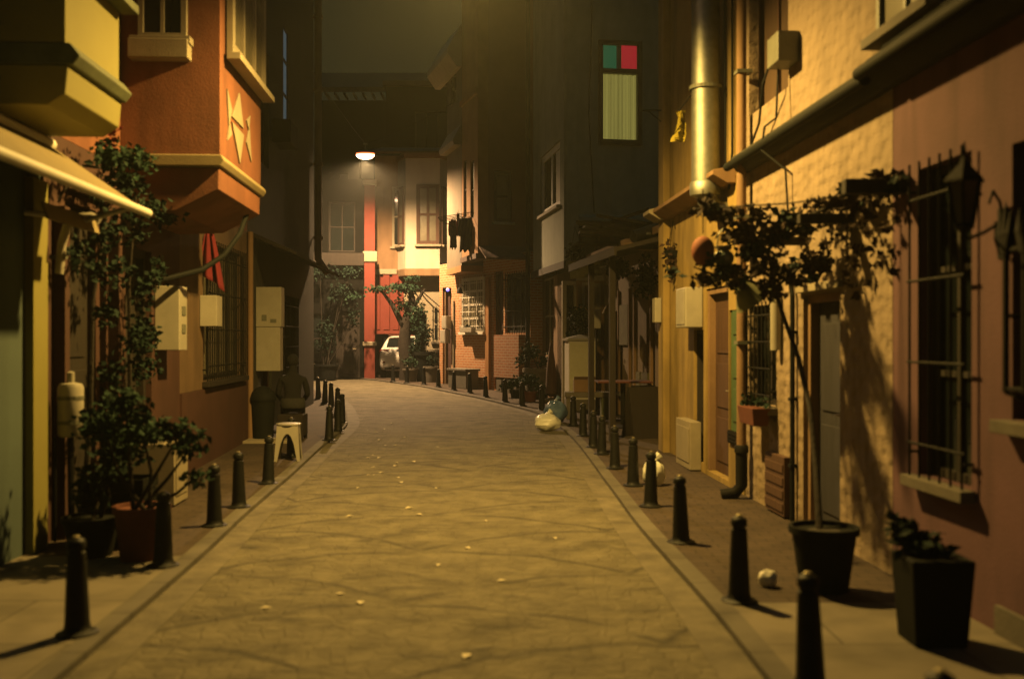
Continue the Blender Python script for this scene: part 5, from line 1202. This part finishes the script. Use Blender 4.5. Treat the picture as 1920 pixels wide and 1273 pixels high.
# ------------------------------------------------------------------ far right: bench, laundry, tubs, tree, car
q = H2.e.matrix_basis @ Vector(H2.front.pt((H2.front.hit(866,0)[0]+H2.front.hit(909,0)[0])/2, .32, 0))
t = thing('concrete_bench', 'concrete bench block under the white barred window', 'bench', (q.x,q.y,zg(q.y)), H2.ang)
m = MB(); m.box(-.62,.62,-.24,.24,.50,.56); m.build('slab', CONC, t, bevel=.01)
m = MB(); m.box(-.58,.58,-.2,.2,0,.497); m.build('block', M('grey_render',(.26,.24,.19),.9,.2,3,.2), t, bevel=.01)
q = H2.e.matrix_basis @ Vector(H2.front.pt(H2.front.hit(888,0)[0], .22, H2.front.hit(888,624)[1]+.02)); 
t = thing('window_box', 'white window box on the sill of the white barred window', 'flower box', q, H2.ang); m = MB(); m.box(-.42,.30,-.07,.07,.0,.14); m.build('trough', WHITEB, t, bevel=.008); m = MB(); leaf_cloud(m, random.Random(70), (-.05,0,.17),(.3,.06,.05),50,.05); m.build('foliage', LEAFD, t, clean=False)
# laundry rack
q = W(866,408,27.6)
t = thing('laundry_rack', 'wall drying rack jutting out below the lit ochre strip', 'drying rack', q)
m = MB(); 
for y in (-.45,-.15,.15,.45): m.tube([(-.62,y,-.05),(.30,y,.10)], .010, 5)
m.tube([(-.62,-.45,-.05),(-.62,.45,-.05)], .014, 6); m.tube([(.30,-.45,.10),(.30,.45,.10)], .014, 6); m.tube([(-.6,0,-.05),(.3,0,-.55)], .010, 5); m.build('rail', IRON, t)
def garment(name, label, px, py, yy, wd, ln, mat, seed, sleeves=True):
    t = thing(name, label, 'garment', W(px,py,yy)); m = MB(); rnd = random.Random(seed); nx, nz = 8, 8
    for j in range(nz+1):
        for i in range(nx+1):
            u, v = i/nx-.5, j/nz; m.v.append((u*wd*(.75+.25*v), .04*math.sin(i*1.7+v*3+seed), -ln*v*(1+.06*math.sin(i*2+seed))))
    m.f = [(j*(nx+1)+i, j*(nx+1)+i+1, (j+1)*(nx+1)+i+1, (j+1)*(nx+1)+i) for j in range(nz) for i in range(nx)]
    o = m.build('cloth', mat, t, smooth=True, clean=False); o.modifiers.new('solid','SOLIDIFY').thickness = .008
    m = MB(); m.tube([(-wd*.36,0,.0),(0,0,.05),(wd*.36,0,.0)], .008, 5); m.tube([(0,0,.05),(0,0,.10)], .005, 5); m.build('hanger', IRON, t)
    if sleeves:
        for s_ in (-1,1): m = MB(); m.tube([(s_*wd*.4,0,-.03),(s_*wd*.52,.02,-ln*.3),(s_*wd*.5,.03,-ln*.55)], [.05,.045,.035], 8); m.build('sleeve', mat, t, smooth=True)
    return t
garment('hanging_coat', 'long black coat hanging on the laundry rack', 874, 408, 27.25, .36, .92, CLOTHK, 1)
garment('hanging_shirt', 'dark patterned shirt hanging at the left end of the laundry rack', 850, 412, 27.7, .20, .80, M('dark_print',(.10,.05,.045),.9,.8,14,.1), 2)
garment('hanging_red_shirt', 'narrow red shirt hanging beside the black coat', 859, 400, 27.5, .10, .62, CLOTHR, 3, False)
garment('hanging_trousers', 'dark trousers hanging at the right end of the laundry rack', 887, 412, 27.1, .16, .70, CLOTHK, 4, False)
t = thing('security_camera', 'small dark wall camera with a blue light under the bay', 'security camera', W(836,543,30.4))
m = MB(); m.box(-.09,.09,-.2,.12,-.06,.06); m.build('body', IRON, t, bevel=.02); bl = bpy.data.materials.new('blue_led'); bl.use_nodes = True; b = bl.node_tree.nodes['Principled BSDF']; b.inputs['Emission Color'].default_value = (.12,.14,1,1); b.inputs['Emission Strength'].default_value = 2.2
m = MB(); m.blob((.07,-.215,-.01), .05, .03, .05, 10, 8); m.build('light', bl, t, smooth=True); m = MB(); m.tube([(0,.1,0),(0,.35,.1)], .02, 6); m.build('arm', IRON, t)
t = thing('wall_bird_lamp', 'dark curled wall lamp beside the white barred window', 'wall lamp', W(862,546,28.7)); m = MB(); m.lathe([(.10,-.06),(.07,.06),(.02,.12)], (0,0,0), 12); m.build('shade', IRON, t, smooth=True); m = MB(); m.tube([(0,0,.12),(.03,.1,.2),(.1,.35,.15)], .014, 6); m.build('arm', IRON, t)
# tree with thick leaning trunk in front of the bay house
p = Vector((-3.46,32.9,zg(32.9)))
t = thing('ivy_tree', 'ivy covered tree with a thick leaning trunk in front of the bay house', 'tree', p)
m = MB(); m.tube([(.02,0,-.05),(.0,0,.5),(-.10,0,1.2),(-.05,0,1.9),(.15,0,2.6),(.1,0,3.1)], [.30,.25,.21,.17,.12,.06], 12); m.tube([(-.08,0,1.7),(-.5,-.1,2.5),(-.95,-.2,3.1)], [.12,.07,.03], 8); m.tube([(.0,0,2.1),(.4,-.1,2.7),(.6,-.1,3.0)], [.10,.06,.03], 8); m.build('trunk', BARK, t, smooth=True)
m = MB(); rnd = random.Random(81)
for (c,rad,n) in (((-.1,-.1,3.05),(.75,.5,.22),420),((-.9,-.2,3.0),(.6,.4,.16),220),((.4,-.3,2.1),(.35,.3,.7),420),((.45,-.35,1.1),(.28,.25,.8),380),((.5,-.3,.5),(.22,.2,.35),120),((-.1,-.1,2.5),(.5,.4,.4),200),((.15,0,3.35),(.4,.3,.15),90),((-1.7,-.3,2.75),(.5,.3,.12),60)): leaf_cloud(m, rnd, c, rad, n, .085, .5)
m.build('crown', LEAFG, t, clean=False)
potted('ivy_tub', 'dark tub with dense ivy right of the leaning tree', (-2.86,32.3,zg(32.3)), .95, .22, .34, PLASTK, LEAFD, [((0,0,1.5),(.36,.3,.6),420),((-.3,0,1.0),(.25,.2,.4),120)], .08, 82)
potted('stone_planter', 'pale stone pot with a small shrub in front of the tree', (-3.25,31.9,zg(31.9)), .42, .18, .25, CONC, LEAFG, [((0,0,.62),(.3,.25,.2),130)], .07, 83)
potted('stone_planter', 'round pale pot beside the ivy tub, right of the stone pot', (-2.55,31.6,zg(31.6)), .5, .2, .26, CONC, LEAFD, [((0,0,.72),(.22,.2,.22),90)], .07, 84)
potted('teal_tub_plant', 'small teal tub plant standing just left of the white car', G(691,706), .34, .16, .21, M('teal_plastic',(.03,.14,.13),.5,.15,5,.03), LEAFG, [((0,0,.6),(.26,.22,.3),170),((.1,0,.85),(.16,.15,.2),60)], .065, 85)
potted('tall_wall_plant', 'dark vine covered shrub in front of the dark corner house', (-6.2,33.2,zg(33.2)), .5, .3, .4, PLASTK, LEAFD, [((0,0,1.5),(.55,.3,.8),300),((.5,0,2.9),(.6,.3,.5),260),((-.2,0,3.6),(.7,.3,.4),200),((.8,0,3.6),(.5,.3,.25),160),((.9,0,2.0),(.3,.2,.6),120)], .09, 86)
potted('dark_shrub', 'dark shrub between the poster wall and the dark corner house', (-7.0,34.0,zg(34.0)), .4, .3, .35, PLASTK, LEAFD, [((0,0,1.2),(.4,.3,.7),200),((.1,0,2.8),(.6,.3,.5),200)], .09, 87)

# white hatchback, seen from its rear right quarter
def hatchback(loc, rz):
    t = thing('hatchback', 'white hatchback with red tail lamp nosing into the red garage', 'car', loc, rz)   # local +y forward, rear bumper at y=0
    # stations: y, half width sill, half width belt, z bottom, z belt, z top, half width top
    ST = [(0.00,.62,.66,.42,.78,.80,.60),(.05,.78,.80,.30,.88,.93,.74),(.16,.82,.85,.24,.95,1.04,.70),(.34,.83,.86,.22,.97,1.30,.62),(.56,.83,.86,.22,.97,1.46,.58),(.95,.83,.86,.22,.96,1.50,.59),(1.7,.83,.86,.20,.94,1.50,.60),(2.3,.83,.86,.20,.93,1.44,.60),(2.75,.83,.86,.20,.92,1.18,.64),(3.0,.83,.85,.20,.90,1.00,.72),(3.5,.80,.83,.22,.84,.90,.70),(3.8,.70,.74,.28,.72,.76,.6),(3.9,.55,.6,.36,.62,.64,.5)]
    m = MB()
    for (y,ws,wb,z0,zb,zt,wt) in ST:
        half = [(ws*.9,z0),(ws,z0+.08),(wb,(z0+zb)/2),(wb*.985,zb),(wt+(wb-wt)*.35,zb+(zt-zb)*.62),(wt,zt-.03),(wt*.6,zt)]
        ring = [(x,y,z) for x,z in half] + [(-x,y,z) for x,z in half[::-1]]
        m.v += ring
    n = 14
    for i in range(len(ST)-1):
        for k in range(n): m.f.append((i*n+k, i*n+(k+1)%n, (i+1)*n+(k+1)%n, (i+1)*n+k))
    m.f += [tuple(range(n)), tuple((len(ST)-1)*n+k for k in range(n))[::-1]]
    o = m.build('body', CARW, t, smooth=True)
    s_ = o.modifiers.new('sub','SUBSURF'); s_.levels = 1; s_.render_levels = 2
    m = MB(); m.v = [(-.56,.17,1.07),(.56,.17,1.07),(.50,.40,1.385),(-.50,.40,1.385)]; m.f = [(0,1,2,3)]; r_ = m.build('rear_window', GLASSD, t, clean=False); r_.modifiers.new('solid','SOLIDIFY').thickness = .05
    for sx in (-1,1):
        m = MB(); m.v = [(sx*.44,.045,.88),(sx*.50,.05,1.0),(sx*.80,.14,1.0),(sx*.885,.42,1.01),(sx*.885,.40,.97),(sx*.84,.10,.87)]; m.f = [(0,1,2,5),(2,3,4,5)]
        q = m.build('taillight', TAIL, t, clean=False); q.modifiers.new('solid','SOLIDIFY').thickness = .06
        m = MB(); m.v = [(sx*.80,.72,1.02),(sx*.80,1.6,1.0),(sx*.69,1.6,1.40),(sx*.68,.80,1.38)]; m.f = [(0,1,2,3)]; q = m.build('side_window', GLASSD, t, clean=False); q.modifiers.new('solid','SOLIDIFY').thickness = .07
        for yy in (.72,3.2):
            m = MB(); m.lathe([(.17,-.1),(.30,-.1),(.31,-.07),(.31,.07),(.30,.1),(.17,.1)], (0,0,0), 24); q = m.build('tyre', RUBBER, None, smooth=True); q.name = 'wheel'; q.parent = t; q.rotation_euler = (0,R(90),0); q.location = (sx*.80,yy,.31)
            m = MB(); m.lathe([(.17,-.06),(.17,.07),(.05,.085),(.01,.09)], (0,0,0), 16); m.build('rim', GREYM, q, smooth=True)
    m = MB(); m.box(-.60,.60,-.03,.05,.30,.38); m.build('bumper', RUBBER, t, bevel=.02)
    m = MB(); m.box(-.26,.26,-.012,.05,.62,.73); m.build('number_plate', WHITE, t)
    m = MB(); m.box(-.5,.5,.30,.48,1.47,1.51); m.build('spoiler', TERRA, t, bevel=.015)
    for sx in (-1,1): m = MB(); m.blob((sx*.62,-.01,.55), .05,.03,.03, 10,6); m.build('reflector', TAIL, t, smooth=True)
    return t
CARO = hatchback((-3.86,34.15,zg(34.15)), R(-3)); CARO.scale = (.86,.92,.98)

# ------------------------------------------------------------------ haze in the night air
if HAZE:
    hm = bpy.data.materials.new('haze'); hm.use_nodes = True; nt = hm.node_tree; nt.nodes.clear()
    out = nt.nodes.new('ShaderNodeOutputMaterial'); pv = nt.nodes.new('ShaderNodeVolumePrincipled'); pv.inputs['Density'].default_value = HAZE; pv.inputs['Color'].default_value = (.8,.85,.8,1); pv.inputs['Anisotropy'].default_value = .45
    nt.links.new(pv.outputs[0], out.inputs['Volume'])
    m = MB(); m.box(-40,40,-8,62,-1.6,18); o = m.build('haze', hm); o['kind'] = 'stuff'; o.visible_shadow = True
